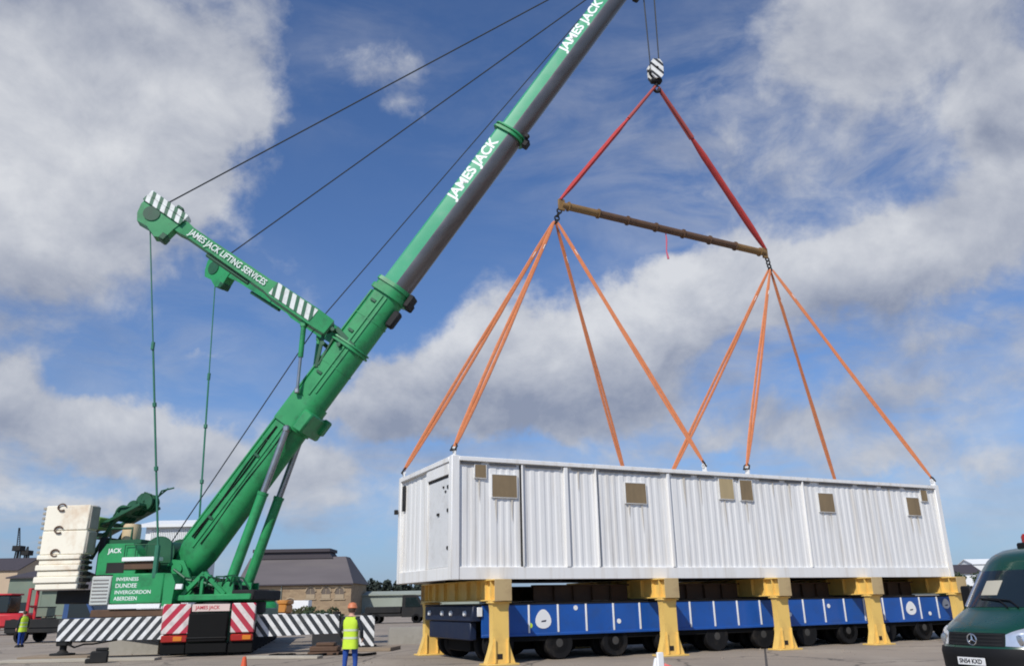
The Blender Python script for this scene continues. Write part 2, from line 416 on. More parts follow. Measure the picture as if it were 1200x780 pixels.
corrugated((.232, .09, 0), (L_-.232, .09, 0), (0, -1, 0), zl, zh).build('side_wall', M['wall'], cab, 12)
corrugated((.232, W_-.09, 0), (L_-.232, W_-.09, 0), (0, 1, 0), zl, zh).build('side_wall', M['wall'], cab, 12)
corrugated((L_-.09, .232, 0), (L_-.09, W_-.232, 0), (1, 0, 0), zl, zh).build('end_wall', M['wall'], cab, 12)
corrugated((.09, 2.35, 0), (.09, W_-.232, 0), (-1, 0, 0), zl, zh, .48).build('end_wall', M['wall'], cab, 12)
f = MB(EF); f.b2(.1, L_-.1, .1, W_-.1, ZT-.145, ZT-.06); f.build('roof', M['wall'], cab)
# end door with frame, hinges and locking bars
f = MB(EF)
f.b2(.0, .1, 2.2, 2.345, zl, zh); f.b2(.0, .1, .235, .33, zl, zh); f.b2(-.01, .1, .335, 2.195, zh-.36, zh)
dfm = f.build('door_frame', M['wall'], cab)
f = MB(EF); f.b2(.05, .1, .335, 2.195, zl+.01, zh-.43); door = f.build('door', M['wallgrey'], cab)
for z in (3.2, 4.3, 5.0): f = MB(EF); f.b2(.015, .05, .36, .52, z, z+.1); f.build('hinge', M['dark'], door)
f = MB(EF); f.b2(.0, .05, 1.2, 1.36, 4.25, 4.33); f.build('handle', M['dark'], door)
for y, z in ((.62, 4.9), (.8, 5.05)): f = MB(EF); f.b2(.02, .05, y, y+.1, z, z+.06); f.build('bolt_plate', M['dark'], door)
f = MB(EF); f.b2(.02, .1, .335, 2.195, zh-.427, zh-.365); f.build('door_header_gap', M['dark'], cab)
f = MB(EF); f.b2(.0, .05, W_-.55, W_-.3, 4.75, 5.62); f.build('vent_opening', M['dark'], cab)
f = MB(EF); f.box((-.12, W_-.02, 4.75), (.12, .12, .16)); f.bar((0, W_-.02, 4.72), (-.12, W_-.02, 4.72), .03, .03); f.build('outside_lamp', M['dark'], cab)
# joint battens on the long side
for s, w, m in ((2.34, .05, 'wall'), (3.9, .13, 'wall'), (5.02, .05, 'wall'), (7.9, .1, 'wall'), (14.0, .06, 'wall')):
    f = MB(EF); f.b2(s-w/2, s+w/2, -.02, .075, zl+.002, zh-.002, .006); f.build('joint_cover', M[m], cab)
for s in (2.29, 5.065):
    f = MB(EF); f.b2(s-.012, s+.012, .0, .08, zl+.002, zh-.002, .003); f.build('seam', M['dark'], cab)
# boarded openings
for s0, s1, z0, z1, m in ((.75, 1.12, 5.30, 5.70, 'brown'), (1.32, 2.16, 4.74, 5.42, 'brown'), (6.16, 6.97, 4.72, 5.38, 'brown'), (10.1, 10.72, 5.0, 5.70, 'tanply'),
                      (11.03, 11.58, 4.98, 5.69, 'brown'), (14.74, 15.5, 4.69, 5.37, 'brown'), (19.46, 20.18, 4.69, 5.38, 'brown'), (20.36, 20.72, 5.27, 5.72, 'brown')):
    f = MB(EF)
    for x0, x1, q0, q1 in ((s0-.02, s0, z0-.02, z1+.02), (s1, s1+.02, z0-.02, z1+.02), (s0, s1, z0-.02, z0), (s0, s1, z1, z1+.02)): f.b2(x0, x1, .015, .085, q0, q1, .004)
    fr = f.build('window_frame', M['wallgrey'], cab)
    f = MB(EF); f.b2(s0, s1, .02, .08, z0, z1, .004); f.build('window_board', M[m], fr)
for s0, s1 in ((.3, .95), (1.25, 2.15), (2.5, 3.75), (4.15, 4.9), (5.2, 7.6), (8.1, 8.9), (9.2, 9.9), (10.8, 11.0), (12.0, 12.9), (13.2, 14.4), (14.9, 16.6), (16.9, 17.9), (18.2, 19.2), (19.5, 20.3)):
    f = MB(EF); f.b2(s0, s1, .015, .06, ZT-.215, ZT-.155, .003); f.build('rail_shade_dash', M['rim'], cab)  # grey dashes paint in the shade under the top rail
rn = random.Random(11)
for s0, z0 in ((1.45, 4.72), (2.0, 4.72), (.9, 5.28), (6.3, 4.70), (6.8, 4.70), (10.3, 4.98), (11.3, 4.96), (14.9, 4.67), (15.3, 4.67), (19.6, 4.67), (20.0, 4.67), (4.4, 5.72), (8.6, 5.72), (12.6, 5.72), (17.4, 5.72), (18.6, 5.72), (13.4, 5.72), (9.3, 5.72)):
    f = MB(EF); w_ = rn.uniform(.02, .05); h_ = rn.uniform(.35, 1.1); q = rn.uniform(-.02, .02)
    f.add([(s0-w_, .0525, z0), (s0+w_, .0525, z0), (s0+w_*.5+q, .0525, z0-h_*.5), (s0+w_*.2+q, .0525, z0-h_), (s0-w_*.3+q, .0525, z0-h_*.8), (s0-w_*.8, .0525, z0-h_*.3)], [[0, 1, 2, 3, 4, 5]])
    f.build('grime_run', M['grime'], cab, 0)
# lifting eyes on the roof edge
LUG = [.1, 9.58, 11.51, L_-.1]
for s in LUG:
    for y in (.1, W_-.1):
        f = MB(EF); f.b2(s-.02, s+.02, y-.11, y+.11, ZT+.032 if s in (LUG[0], LUG[3]) else ZT+.002, ZT+.2, .01)
        f.lathe([(.05, -.05), (.085, -.05), (.085, .05), (.05, .05), (.05, -.05)], (s, y, ZT+.22), 12, 'x')
        f.build('lifting_eye', M['wall'], cab)

# ------------------------------------------------------------------ yellow trestles
TR = [(1.35, 'leading yellow trestle under the cabin door end'), (7.26, 'yellow trestle second from the cabin door end'),
      (11.96, 'middle yellow trestle under the cabin and blue trailer'), (16.39, 'yellow trestle fourth from the cabin door end'),
      (20.95, 'last yellow trestle of the row, partly hidden by the dark green van')]
def make_trestle():
    t = thing('steel_trestle', C0+a_*TR[0][0]+b_*(W_/2), TR[0][1], 'trestle', 'yellow trestles carrying the cabin', YAW)
    T = ROOTM[t]; hw = W_/2+.62; zb, zt = 1.72, 2.322
    f = MB(T)
    f.b2(-.27, .27, -hw, hw, zt-.035, zt, .005); f.b2(-.27, .27, -hw, hw, zb, zb+.035, .005)
    f.b2(-.14, .14, -hw+.02, hw-.02, zb+.036, zt-.036, .003)
    for y in (-hw+.35, -hw+.75, -hw+1.4, -1, 0, 1, hw-1.4, hw-.75, hw-.35):
        f.b2(-.25, .25, y-.012, y+.012, zb+.037, zt-.037, .002)
    f.build('cross_beam', M['yellow'], t)
    for s in (-1, 1):
        f = MB(T); f.b2(-.268, .268, s*hw-.012*s, s*hw+.012*s, zb+.004, zt-.004, .004); f.build('end_plate', M['tan'], t)
        yc = s*(W_/2+.3)
        f = MB(T)
        prof = [(-.29, 1.718), (-.25, 1.5), (-.25, .62), (-.32, .38), (-.44, .05), (.44, .05), (.32, .38), (.25, .62), (.25, 1.5), (.29, 1.718)]
        f.prism(prof, yc-.13, yc+.13)
        f.b2(-.5, .5, yc-.3, yc+.3, 0, .048, .008)
        for xx in (-.2, .2): f.prism([(xx-.012, .06), (xx-.012, .7), (xx+.012, .7), (xx+.012, .06)], yc-.2, yc+.2)
        f.b2(-.32, .32, yc-.2, yc+.2, 1.66, 1.7, .008)
        col = f.build('column', M['yellow'], t)
        f = MB(T); f.b2(-.12, .04, yc-.142, yc-.125, .16, .3, .004) if s < 0 else f.b2(-.12, .04, yc+.125, yc+.142, .16, .3, .004)
        f.build('base_slot', M['dark'], col)
    return t
tr0 = make_trestle()
for i, (s, lab) in enumerate(TR):
    o = tr0 if i == 0 else copy_tree(tr0)
    o.location = C0+a_*s+b_*(W_/2); o['label'] = lab

# ------------------------------------------------------------------ blue self-propelled trailer
trl = thing('transport_trailer', C0+a_*10.9+b_*(W_/2), 'long blue multi wheeled heavy transport trailer parked under the white cabin', 'trailer', None, YAW)
S0, S1, Y0, Y1 = .85, 22.6, .5, W_-.5
f = MB(EF); f.b2(S0+.3, S1, Y0+.05, Y1-.05, 1.42, 1.60); f.b2(S0+.3, S1, Y0+.7, Y1-.7, .85, 1.415)
f.build('chassis', M['black'], trl)
f = MB(EF); f.b2(S0+.4, S1-.3, Y0+1.15, Y1-1.15, .26, .849, .03); f.b2(S0+.4, S1-.3, Y0+.06, Y0+.12, .55, 1.41, .01); f.build('underbody_light_block', M['black'], trl)  # black boxes added under the trailer to block light round the wheels
f = MB(EF)
f.b2(S0, S1, Y0-.02, Y0+.6, 1.602, 1.645, .01); f.b2(S0, S1, Y1-.6, Y1+.02, 1.602, 1.645, .01)
for i in range(17): f.b2(S0+i*1.34, S0+.2+i*1.34, Y0+.605, Y1-.605, 1.6, 1.64, .01)
f.build('deck', M['dark'], trl)
for ys, s in ((Y0, -1), (Y1, 1)):
    f = MB(EF)
    ya, yb = (ys, ys+.05) if s < 0 else (ys-.05, ys)
    f.b2(S0+.3, S1, ya, yb, .72, 1.598, .01)
    f.b2(S0+.3, S1, ya-.03*(s < 0), yb+.03*(s > 0), .70, .78, .01)
    sp_ = f.build('side_panel', M['blue'], trl)
    k = 0; x = S0+.85
    while x < S1:
        f = MB(EF); yy = ys-.035 if s < 0 else ys+.035
        f.b2(x-.028, x+.028, min(yy, ys), max(yy, ys), .79, 1.595, .006); f.build('rib', M['white'], sp_); x += 1.005
# worn stickers on the near side
for s, z, w, h in ((3.2, 1.18, .34, .56), (19.28, 1.2, .34, .5), (21.3, 1.33, .26, .38)):
    f = MB(EF); n = 18
    ring = [(s+w*.78*math.cos(2*math.pi*k/n)*(1+.25*math.sin(2*math.pi*k/n)*-1), z+h*.5*math.sin(2*math.pi*k/n)) for k in range(n)]
    f.prism(ring, Y0-.014, Y0-.004)
    st = f.build('sticker', M['white'], trl)
    f = MB(EF); f.prism([(s-.08, z-.09), (s-.06, z-.05), (s+.1, z-.03), (s+.08, z-.08)], Y0-.019, Y0-.0145); f.build('sticker_mark', M['dkblue'], st)
for s, z, c in ((2.75, 1.0, 'hivis'), (5.92, 1.05, 'white'), (4.35, 1.48, 'white'), (13.1, 1.1, 'white'), (20.3, .98, 'white'), (15.0, 1.35, 'white')):
    f = MB(EF); f.lathe([(.001, -.012), (.075, -.012), (.075, 0), (.001, 0)], (s, Y0-.002, z), 14, 'y'); f.build('marker', M[c], trl)
# end face with lamps
f = MB(EF); f.b2(S0, S0+.28, Y0-.01, Y1+.01, 1.15, 1.595, .03); f.b2(S0+.05, S0+.27, Y0+.3, Y1-.3, .62, 1.145, .03)

endb = f.build('end_beam', M['dkblue'], trl)
for y in (Y0+.55, Y0+1.7, Y1-1.7, Y1-.5):
    f = MB(EF); f.lathe([(.001, -.05), (.07, -.05), (.085, 0), (.085, .02), (.001, .02)], (S0-.01, y, 1.38), 14, 'x'); f.build('lamp', M['white'], endb)
f = MB(EF); f.lathe([(.12, 0), (.14, .04), (.1, .12), (.001, .14)], (S0+.5, Y0+.3, 1.645), 16); f.build('filler_cap', M['white'], trl)
f = MB(EF); f.box((S0+.22, Y0-.04, 1.42), (.16, .05, .26), .01); f.build('marker_plate', M['white'], trl)
# axle lines
wm = MB(); wm.lathe([(.30, -.13), (.44, -.14), (.475, -.10), (.475, .10), (.44, .14), (.30, .13), (.30, -.13)], (0, 0, 0), 28, 'y')
rm = MB(); rm.lathe([(.05, -.135), (.12, -.13), (.13, -.08), (.24, -.05), (.30, -.125), (.305, 0), (.30, .125), (.24, .05), (.12, .06), (.001, .06)], (0, 0, 0), 24, 'y')
w0 = wm.build('wheel', M['tyre']); r0_ = rm.build('rim', M['darkrim']); r0_.parent = w0
first = True
Ti = ROOTM[trl].inverted()
for i in range(11):
    s = 1.75+i*2.02
    for yc in (Y0+.62, Y1-.62):
        f = MB(EF)
        f.bar((s-.3, yc, 1.38), (s+.05, yc, .5), .2, .24); f.b2(s-.1, s+.1, yc-.5, yc+.5, .41, .53, .03)
        f.b2(s-.55, s-.1, yc-.3, yc+.3, 1.2, 1.4, .03)
        f.build('axle', M['dark'], trl)
    for y in (Y0+.18, Y0+.82, Y1-.82, Y1-.18):
        o = w0 if first else copy_tree(w0)
        first = False
        o.parent = trl; o.location = Ti @ (EF @ Vector((s, y, .476)))
        if y > W_/2: o.rotation_euler = (0, 0, math.pi)
        o.rotation_euler[1] = random.random()*6
# dark packing girders standing on the deck between the trestles
for k, (y, lab) in enumerate(((1.35, 'dark steel packing girder lying on the trailer deck on the near side'), (W_-1.35, 'dark steel packing girder lying on the trailer deck on the far side'))):
    f = MB(EF); zz = 1.647
    for s0, s1 in ((3.3, 6.85), (7.68, 11.55), (12.4, 15.98), (16.85, 20.5)):
        f.b2(s0, s1, y-.15, y+.15, zz+.5, zz+.54, .006); f.b2(s0, s1, y-.15, y+.15, zz, zz+.04, .006); f.b2(s0+.01, s1-.01, y-.02, y+.02, zz+.041, zz+.499, .004)
        for q in range(1, 5): f.b2(s0+q*(s1-s0)/5-.01, s0+q*(s1-s0)/5+.01, y-.14, y+.14, zz+.042, zz+.498, .002)
    f.b2(3.3, 20.5, y-.012, y+.012, zz+.002, zz+.03, .001)
    o = f.build('packing_girder', M['rust']); set_origin(o, EF @ Vector((10.9, y, 1.647))); tag(o, lab, 'girder')

#@@RIGGING
# ------------------------------------------------------------------ rigging above the cabin
yc = W_/2
APL, APR = Vector((5.3, yc, 15.95)), Vector((16.35, yc, 15.72))
BL, BR = Vector((5.62, yc, 16.78)), Vector((16.15, yc, 16.52))
HK = Vector((10.87, yc, 24.2))
def pt(p): return EF @ Vector(p)
def sling(name, p0, p1, r, m, lab, cat, grp, flat=.42, sag=.04, parts=None):
    p0 = Vector(p0); p1 = Vector(p1)
    root = thing(name, p0, lab, cat, grp)
    n = 26; sd0 = (p1-p0).normalized().cross(Vector((.3, -.95, .1))).normalized()
    for sgn in (-1, 1):
        f = MB(); pts = []; rr = []
        for i in range(n+1):
            t = i/n; q = p0.lerp(p1, t); q.z -= sag*math.sin(math.pi*t)
            ph = math.sin(math.pi*t)**.5; tw = .5*math.sin(t*5+p0.x*3)
            q += (sd0*math.cos(tw)+a_*math.sin(tw))*sgn*r*.52*ph
            pts.append(q); rr.append(r*.5*(.8+.2*min(1, min(t, 1-t)*9))*(1+.16*mnoise.noise(Vector((t*14, p0.x+sgn, p0.y)))))
        f.tube(pts, rr, 8, flat=.62, up=(.35, -.9, .1)); f.build('strand', M[m], root)
    f = MB(); tg = p0.lerp(p1, .86); f.box(tg+sd0*.02, (.1, .02, .26), .004, ((p1-p0).to_track_quat('Z', 'Y').to_matrix())); f.build('load_tag', M['letter'], root)
    f = MB()       # bow shackle at the lower end
    dr = (p1-p0).normalized(); sd = dr.cross(Z).normalized()
    f.tube([p0+sd*.09-dr*.14, p0+sd*.1+dr*.02, p0+dr*.13, p0-sd*.1+dr*.02, p0-sd*.09-dr*.14], .03, 8); f.bar(p0+sd*.13-dr*.12, p0-sd*.13-dr*.12, .05, .05)
    f.build('shackle', M['dark'], root)
    return root
names = ['corner', 'middle']
wh = {(0, 0): 'near corner above the door end', (0, 1): 'near side middle eye closest to the door', (1, 0): 'far corner above the door end', (1, 1): 'far side middle eye closest to the door'}
G = 'orange slings holding the cabin'
for y, side in ((.1, 'near'), (W_-.1, 'far')):
    for i, s in enumerate(LUG):
        ap = APL if i < 2 else APR
        what = ['%s roof corner at the door end', 'first %s roof edge eye after the door end', 'second %s roof edge eye after the door end', '%s roof corner farthest from the door'][i] % side
        sling('lifting_sling', pt((s, y, ZT+.3)), pt(ap+Vector(((-.07 if s < ap.x else .07), (-.06 if y < yc else .06), 0))), .118, 'orange', 'orange webbing sling running down to the '+what, 'sling', G)
for ap, be, lab, hook_off in ((BL, HK, 'red sleeved sling from the hook to the spreader bar end above the door', -.1), (BR, HK, 'red sleeved sling from the hook to the spreader bar end nearest the van', .1)):
    p0, p1 = pt(ap+Vector((-.05 if ap.x < yc*3 else .05, 0, .22))), pt(be+Vector((hook_off, 0, -.35)))
    root = thing('lifting_sling', p0, lab, 'sling', 'red slings below the hook')
    cut = p0.lerp(p1, .7)
    for q in (-.07, .07):
        f = MB(); f.tube([cut.lerp(p0, .02)+b_*q, cut.lerp(p1, .5)+b_*q*.8, p1+b_*q*.5], [.075, .07, .06], 8); f.build('strap', M['redstrap'], root)
    f = MB(); n = 16; f.tube([p0.lerp(cut, i/n) for i in range(n+1)], [(.085+.085*min(1, min(i, n-i)/2.5))*(1+.1*mnoise.noise(Vector((i*.8, ap.x, 0)))) for i in range(n+1)], 10, flat=.62); f.build('sleeve', M['red'], root)
# spreader bar of bolted pipe lengths
spr = thing('spreader_bar', pt((BL+BR)/2), 'rusty brown flanged pipe spreader bar hanging level between the red and orange slings', 'spreader bar')
ax = (BR-BL).normalized(); Lb = (BR-BL).length
nseg = 7
for i in range(nseg):
    f = MB(EF); p = BL+ax*(.3+(Lb-.6)*i/nseg); q = BL+ax*(.3+(Lb-.6)*(i+1)/nseg); dv = ax*.03
    f.cyl(p+dv, q-dv, .155, n=18); f.cyl(p, p+dv, .205, n=18); f.cyl(q-dv, q-ax*.002, .205, n=18)
    f.build('pipe_section', M['ochre' if i in (0, 6) else 'rust'], spr)
for e, s in ((BL, 1), (BR, -1)):
    f = MB(EF); f.cyl(e+ax*s*.02, e+ax*s*.298, .12, .135, 16); f.box(e, (.3, .09, .5), .03)
    f.build('end_fitting', M['ochre'], spr)
for e, ap, lab in ((BL, APL, 'short grey shackle chain under the spreader bar end above the door'), (BR, APR, 'short grey shackle chain under the spreader bar end nearest the van')):
    top = e+Vector((-.08 if e.x < 10 else .08, 0, -.2)); n = 4
    root = thing('shackle_chain', pt(ap), lab, 'shackle', 'shackles under the spreader bar')
    for i in range(n):
        p = top.lerp(ap+Vector((0, 0, -.06)), (i+.5)/n); dl = (ap-top).normalized(); hl = (ap-top).length/n*.62
        sd = Vector((0, 1, 0)) if i % 2 else dl.cross(Vector((0, 1, 0))).normalized()
        ring = [p+dl*hl*math.sin(t*math.pi/4)+sd*.10*math.cos(t*math.pi/4) for t in range(9)]
        f = MB(EF); f.tube(ring, .034, 8); f.build('link', M['dark'], root)
f = MB(EF); pm = BL.lerp(BR, .48); f.tube([pm+Vector((0, 0, -.14)), pm+Vector((.02, 0, -.5)), pm+Vector((-.02, .02, -1.0)), pm+Vector((.03, 0, -1.35))], [.02, .035, .03, .05], 7)
o = f.build('tag_line', M['pink']); set_origin(o, pt(pm)); tag(o, 'faded pink cord end dangling from the middle of the spreader bar', 'cord')

# hook block, hanging from the crane's hoist ropes
hb = thing('hook_block', pt(HK+Vector((0, 0, -.35))), 'white hook block with black hazard stripes hanging from the boom ropes', 'hook block', None, R(12))
HF = frame(pt(HK), (Matrix.Rotation(R(12), 3, 'Z') @ Vector((1, 0, 0))), (Matrix.Rotation(R(12), 3, 'Z') @ Vector((0, 1, 0))), Z) @ Matrix.Scale(.84, 4)
poly = [(-.16, .0), (-.34, .25), (-.36, .95), (-.2, 1.22), (.2, 1.22), (.36, .95), (.34, .25), (.16, 0)]
hm = stripes('hook_block_stripes', (.80, .79, .74), (.03, .03, .03), .34, (.64, .2, .77), duty=.62)
for s in (-1, 1):
    f = MB(HF); f.prism(poly, s*.26-.05, s*.26+.05); f.build('cheek_plate', hm, hb)
f = MB(HF)
for y in (-.13, 0, .13): f.lathe([(.05, -.05), (.33, -.05), (.29, 0), (.33, .05), (.05, .05), (.05, -.05)], (0, y, .66), 24, 'y')
f.cyl((0, -.34, .66), (0, .34, .66), .07); f.build('sheave', M['dark'], hb)
f = MB(HF); f.b2(-.3, .3, -.19, .19, -.14, .12, .06); f.cyl((0, 0, -.14), (0, 0, -.3), .09)
hk = [Vector((.17*math.cos(t), 0, -.5+.19*math.sin(t))) for t in [R(q) for q in range(90, 421, 22)]]
f.tube([Vector((0, 0, -.25))]+[h.xyz for h in hk], [.085]+[.085]*(len(hk)-3)+[.07, .05, .03], 10)
f.build('hook', M['dark'], hb)

#@@CRANE
# ------------------------------------------------------------------ mobile crane
cr = thing('mobile_crane', (-11.3, 33.4, 0), 'huge green telescopic mobile crane with cream counterweight, striped outriggers and raised boom', 'crane')
CX = -11.32
CF = Matrix.Translation((CX, 31.2, 0)) @ Matrix.Rotation(R(12), 4, 'Z')         # carrier: x across, y towards its front
cz, sz_ = math.cos(R(12)), math.sin(R(12))
SW = stripes('outrigger_stripes_rising', (.80, .80, .78), (.03, .035, .04), .275, (.79*cz, .79*sz_, -.61))
SV = stripes('outrigger_stripes_falling', (.80, .80, .78), (.03, .035, .04), .275, (.79*cz, .79*sz_, .61))
RW = stripes('chevron_stripes_rising', (.74, .66, .62), (.5, .03, .06), .36, (.76*cz, .76*sz_, -.65), .35)
RV = stripes('chevron_stripes_falling', (.74, .66, .62), (.5, .03, .06), .36, (.76*cz, .76*sz_, .65), .35)
# carrier body
f = MB(CF); f.b2(-1.0, 1.0, .25, 15.5, .75, 1.45, .04); f.b2(-1.55, 1.55, .3, 2.2, 1.05, 1.62, .05); f.b2(-1.55, 1.55, 4.4, 13.0, 1.2, 1.6, .05); f.b2(-1.5, 1.5, .22, .35, .45, .8, .03)
f.build('carrier_frame', M['dkgreen'], cr)
f = MB(CF); f.b2(-1.45, 1.45, 13.2, 15.4, .7, 1.9, .15); f.b2(-1.4, 1.4, 13.5, 15.2, 1.9, 2.5, .15); f.build('carrier_cab', M['green'], cr)
f = MB(CF); f.b2(-.70, .68, -.05, .24, .48, 1.5, .05); f.b2(-.72, .7, .02, .2, .12, .46, .02); f.b2(-1.6, -.75, .1, .25, .1, .5, .02); f.b2(.73, 1.6, .1, .25, .1, .5, .02)
f.build('rear_locker', M['black'], cr)
for x0, x1, m in ((-1.62, -.66, RW), (.78, 1.62, RV)):
    f = MB(CF); f.b2(x0, x1, 0, .28, .78, 1.82, .03); f.build('chevron_board', m, cr)
    f = MB(CF); f.b2(x0+.03, x1-.03, .0, .24, .50, .74, .03); lb = f.build('tail_lamp', M['redlens'], cr)
    f = MB(CF); f.b2(x0+.45, x0+.75, -.02, .05, .54, .70, .01); f.build('indicator_lens', M['amber'], lb)
f = MB(CF); f.b2(-.62, .70, .03, .09, 1.54, 1.80, .01); sg = f.build('rear_sign', mat('rear_sign_pale', (.72, .56, .50), .5, var=.06), cr)
lettering('sign_lettering', 'JAMES JACK', .17, CF @ frame((-.5, .026, 1.675), (1, 0, 0), (0, 0, 1), (0, -1, 0)), M['signred'], sg, xs=.95)
f = MB(CF); f.b2(-.72, .68, -.08, -.05, .62, .66, .01); f.build('grab_rail', M['dark'], cr)
# carrier wheels
wm = MB(); wm.lathe([(.40, -.22), (.64, -.24), (.70, -.18), (.70, .18), (.64, .24), (.40, .22), (.40, -.22)], (0, 0, 0), 32, 'x')
rm = MB(); rm.lathe([(.08, -.2), (.2, -.2), (.24, -.1), (.36, -.08), (.40, -.215), (.405, 0), (.40, .215), (.3, .1), (.001, .1)], (0, 0, 0), 24, 'x')
w1 = wm.build('wheel', M['tyre']); r1 = rm.build('rim', M['rim']); r1.parent = w1; first = True
for i, y in enumerate((1.65, 3.3, 5.2, 6.85, 8.5, 10.15, 11.8, 13.4)):
    for x in (-1.28, 1.28):
        o = w1 if first else copy_tree(w1); first = False
        o.parent = cr; o.location = ROOTM[cr].inverted() @ (CF @ Vector((x, y, .702)))
        if x > 0: o.rotation_euler = (0, 0, math.pi)
# outriggers: a pair by the tail and a pair up front
for yo, ends in ((.95, (-5.05, 5.75)), (9.6, (-4.6, 4.6))):
    for e, m in zip(ends, (SW, SV)):
        s = -1 if e < 0 else 1
        if yo < 5:
            x_in, x_mid = s*1.64, (-5.25 if s < 0 else 4.7)
            f = MB(CF); f.prism([(x_in, .60), (x_in, 1.40), (x_mid, 1.36 if s < 0 else 1.34), (x_mid, .62 if s < 0 else .66)], yo-.27, yo+.27)
            ob = f.build('outrigger_beam', m, cr)
            if s > 0:
                f = MB(CF); f.b2(4.705, 5.5, yo-.2, yo+.2, .74, 1.25, .02); f.build('inner_beam', M['dark'], ob)
        else:
            f = MB(CF); f.b2(s*1.64, e-.3*s, yo-.25, yo+.25, .75, 1.3, .02); ob = f.build('outrigger_beam', m, cr)
        xj = e+.0 if s < 0 else e
        f = MB(CF); f.cyl((xj, yo, .55), (xj, yo, 1.38), .2, n=18); f.b2(xj-.2, xj+.2, yo-.24, yo+.32, .45, 1.28, .03); f.build('jack_housing', M['dark'], ob)
        f = MB(CF); f.cyl((xj, yo, .2), (xj, yo, .56), .12, n=16); f.lathe([(.12, .3), (.2, .22), (.42, .20), (.42, .14), (.001, .14)], (xj, yo, 0), 20); f.build('jack_foot', M['dark'], ob)
        if yo < 5 and s > 0:
            f = MB(CF); f.box((xj+.02, yo-.36, .72), (.56, .03, 1.12), .01); f.build('jack_guard', SV, ob)
        if yo < 5 and s < 0:
            f = MB(CF); f.tube([(x, yo-.3, z) for x, z in ((-3.2, .62), (-4.0, .5), (-4.3, .5), (-4.6, .4), (-4.9, .55))], .035, 6); f.build('hose', M['black'], ob)

# superstructure
f = MB(SF); f.lathe([(1.0, 1.4), (1.35, 1.45), (1.35, 1.85), (1.2, 1.9), (.001, 1.9)], (1.6, 0, 0), 36); f.build('slewing_ring', M['dark'], cr)
f = MB(SF); f.b2(-3.7, 3.0, -1.1, 1.1, 1.88, 2.12, .05); f.b2(-.3, 3.0, -1.35, -1.105, 1.92, 2.16, .04); f.b2(-.3, 3.0, 1.105, 1.35, 1.92, 2.16, .04)
for q in (-1, 1):
    f.bar((.15, q*1.2, 2.1), (1.0, q*1.2, 2.95), .16, .16); f.bar((1.0, q*1.2, 2.95), (1.9, q*1.2, 2.15), .16, .16); f.bar((.95, q*1.2, 2.1), (.95, q*1.2, 2.85), .12, .12)
f.build('superstructure_frame', M['green'], cr)
for s in (-1, 1):
    f = MB(SF); f.prism([(-1.25, 2.1), (-1.0, 3.0), (-.6, 3.5), (-.1, 3.45), (.15, 3.0), (.5, 2.1)], s*.8-.05, s*.8+.05); f.cyl((-.34, s*.92, 3.14), (-.34, s*.6, 3.14), .22)
    f.build('boom_bracket', M['green'], cr)
f = MB(SF); f.b2(-2.55, -.42, -1.62, -.3, 1.86, 2.97, .05); cbt = f.build('machinery_cabinet', M['green'], cr)
f = MB(SF); f.b2(-2.55, -.45, -1.64, -1.5, 1.68, 1.845, .01); f.build('white_skirt', M['white'], cbt)
f = MB(SF); f.b2(-3.3, -.2, -1.55, -.4, 1.38, 1.66, .03); f.build('deck_edge', M['rust'], cr)
f = MB(SF); f.prism([(-.40, 1.75), (-.40, 2.94), (-.12, 2.94), (.05, 2.6), (-.02, 1.75)], -1.6, -.9); f.build('side_fairing', M['green'], cr)
def sface(u, z, w): return SF @ frame((u, w, z), (1, 0, 0), (0, 0, 1), (0, -1, 0))
for txt, z, sz, xs_ in (('INVERNESS', 2.76, .19, 1.0), ('DUNDEE', 2.52, .215, 1.05), ('INVERGORDON', 2.28, .19, 1.1), ('ABERDEEN', 2.05, .20, 1.0)):
    lettering('cabinet_lettering', txt, sz, sface(-2.36, z, -1.625), M['letter'], cbt, bold=.008, xs=xs_*.98)
f = MB(SF); f.b2(-3.4, -2.6, -1.58, -.6, 1.82, 2.9, .04); lc = f.build('louvred_locker', mat('locker_pale_grey', (.50, .52, .49), .5, var=.06), cr)
f = MB(SF)
for i in range(7): f.b2(-3.32, -2.68, -1.6, -1.582, 1.95+i*.13, 1.99+i*.13, .004)
f.build('louvre', M['rim'], lc)
f = MB(SF); f.prism([(-3.35, 2.95), (-3.35, 3.7), (-3.05, 4.12), (-1.95, 4.12), (-1.6, 3.6), (-1.75, 2.95)], -1.45, .9); eng = f.build('engine_housing', M['green'], cr)
lettering('housing_lettering', 'JACK', .24, sface(-2.95, 3.84, -1.455), M['letter'], eng, bold=.02)
f = MB(SF); f.b2(-2.95, -2.2, -1.46, -1.4, 3.0, 3.4, .01); f.build('grille', M['dark'], eng)
f = MB(SF); f.b2(-2.25, -.82, -1.62, -1.1, 3.42, 3.58, .02); plt = f.build('walkway', M['white'], cr)
f = MB(SF); f.b2(-2.2, -.9, -1.5, -1.15, 3.12, 3.4, .02); f.build('walkway_bracket', M['rust'], plt)
f = MB(SF)
for u in (-2.2, -1.75, -1.3, -.85): f.cyl((u, -1.55, 3.58), (u, -1.55, 4.05), .018, n=6)
f.tube([(-2.2, -1.55, 4.05), (-.85, -1.55, 4.05)], .018, 6); f.build('handrail', M['dkgreen'], plt)
f = MB(SF); f.b2(-1.55, -.55, -.85, .85, 2.4, 3.3, .05); f.cyl((-1.2, -.8, 3.75), (-1.2, .8, 3.75), .5, n=26); f.cyl((-1.2, -.84, 3.75), (-1.2, -.8, 3.75), .66, n=26); f.cyl((-1.2, .8, 3.75), (-1.2, .84, 3.75), .66, n=26)
f.build('winch', M['dkgreen'], cr)
f = MB(SF); f.lathe([(.001, 0), (.33, .02), (.36, .2), (.36, .55), (.33, .72), (.001, .74)], (-2.85, -.2, 4.25), 20); f.build('tank', mat('tank_beige', (.62, .48, .30), .6, var=.1), cr)
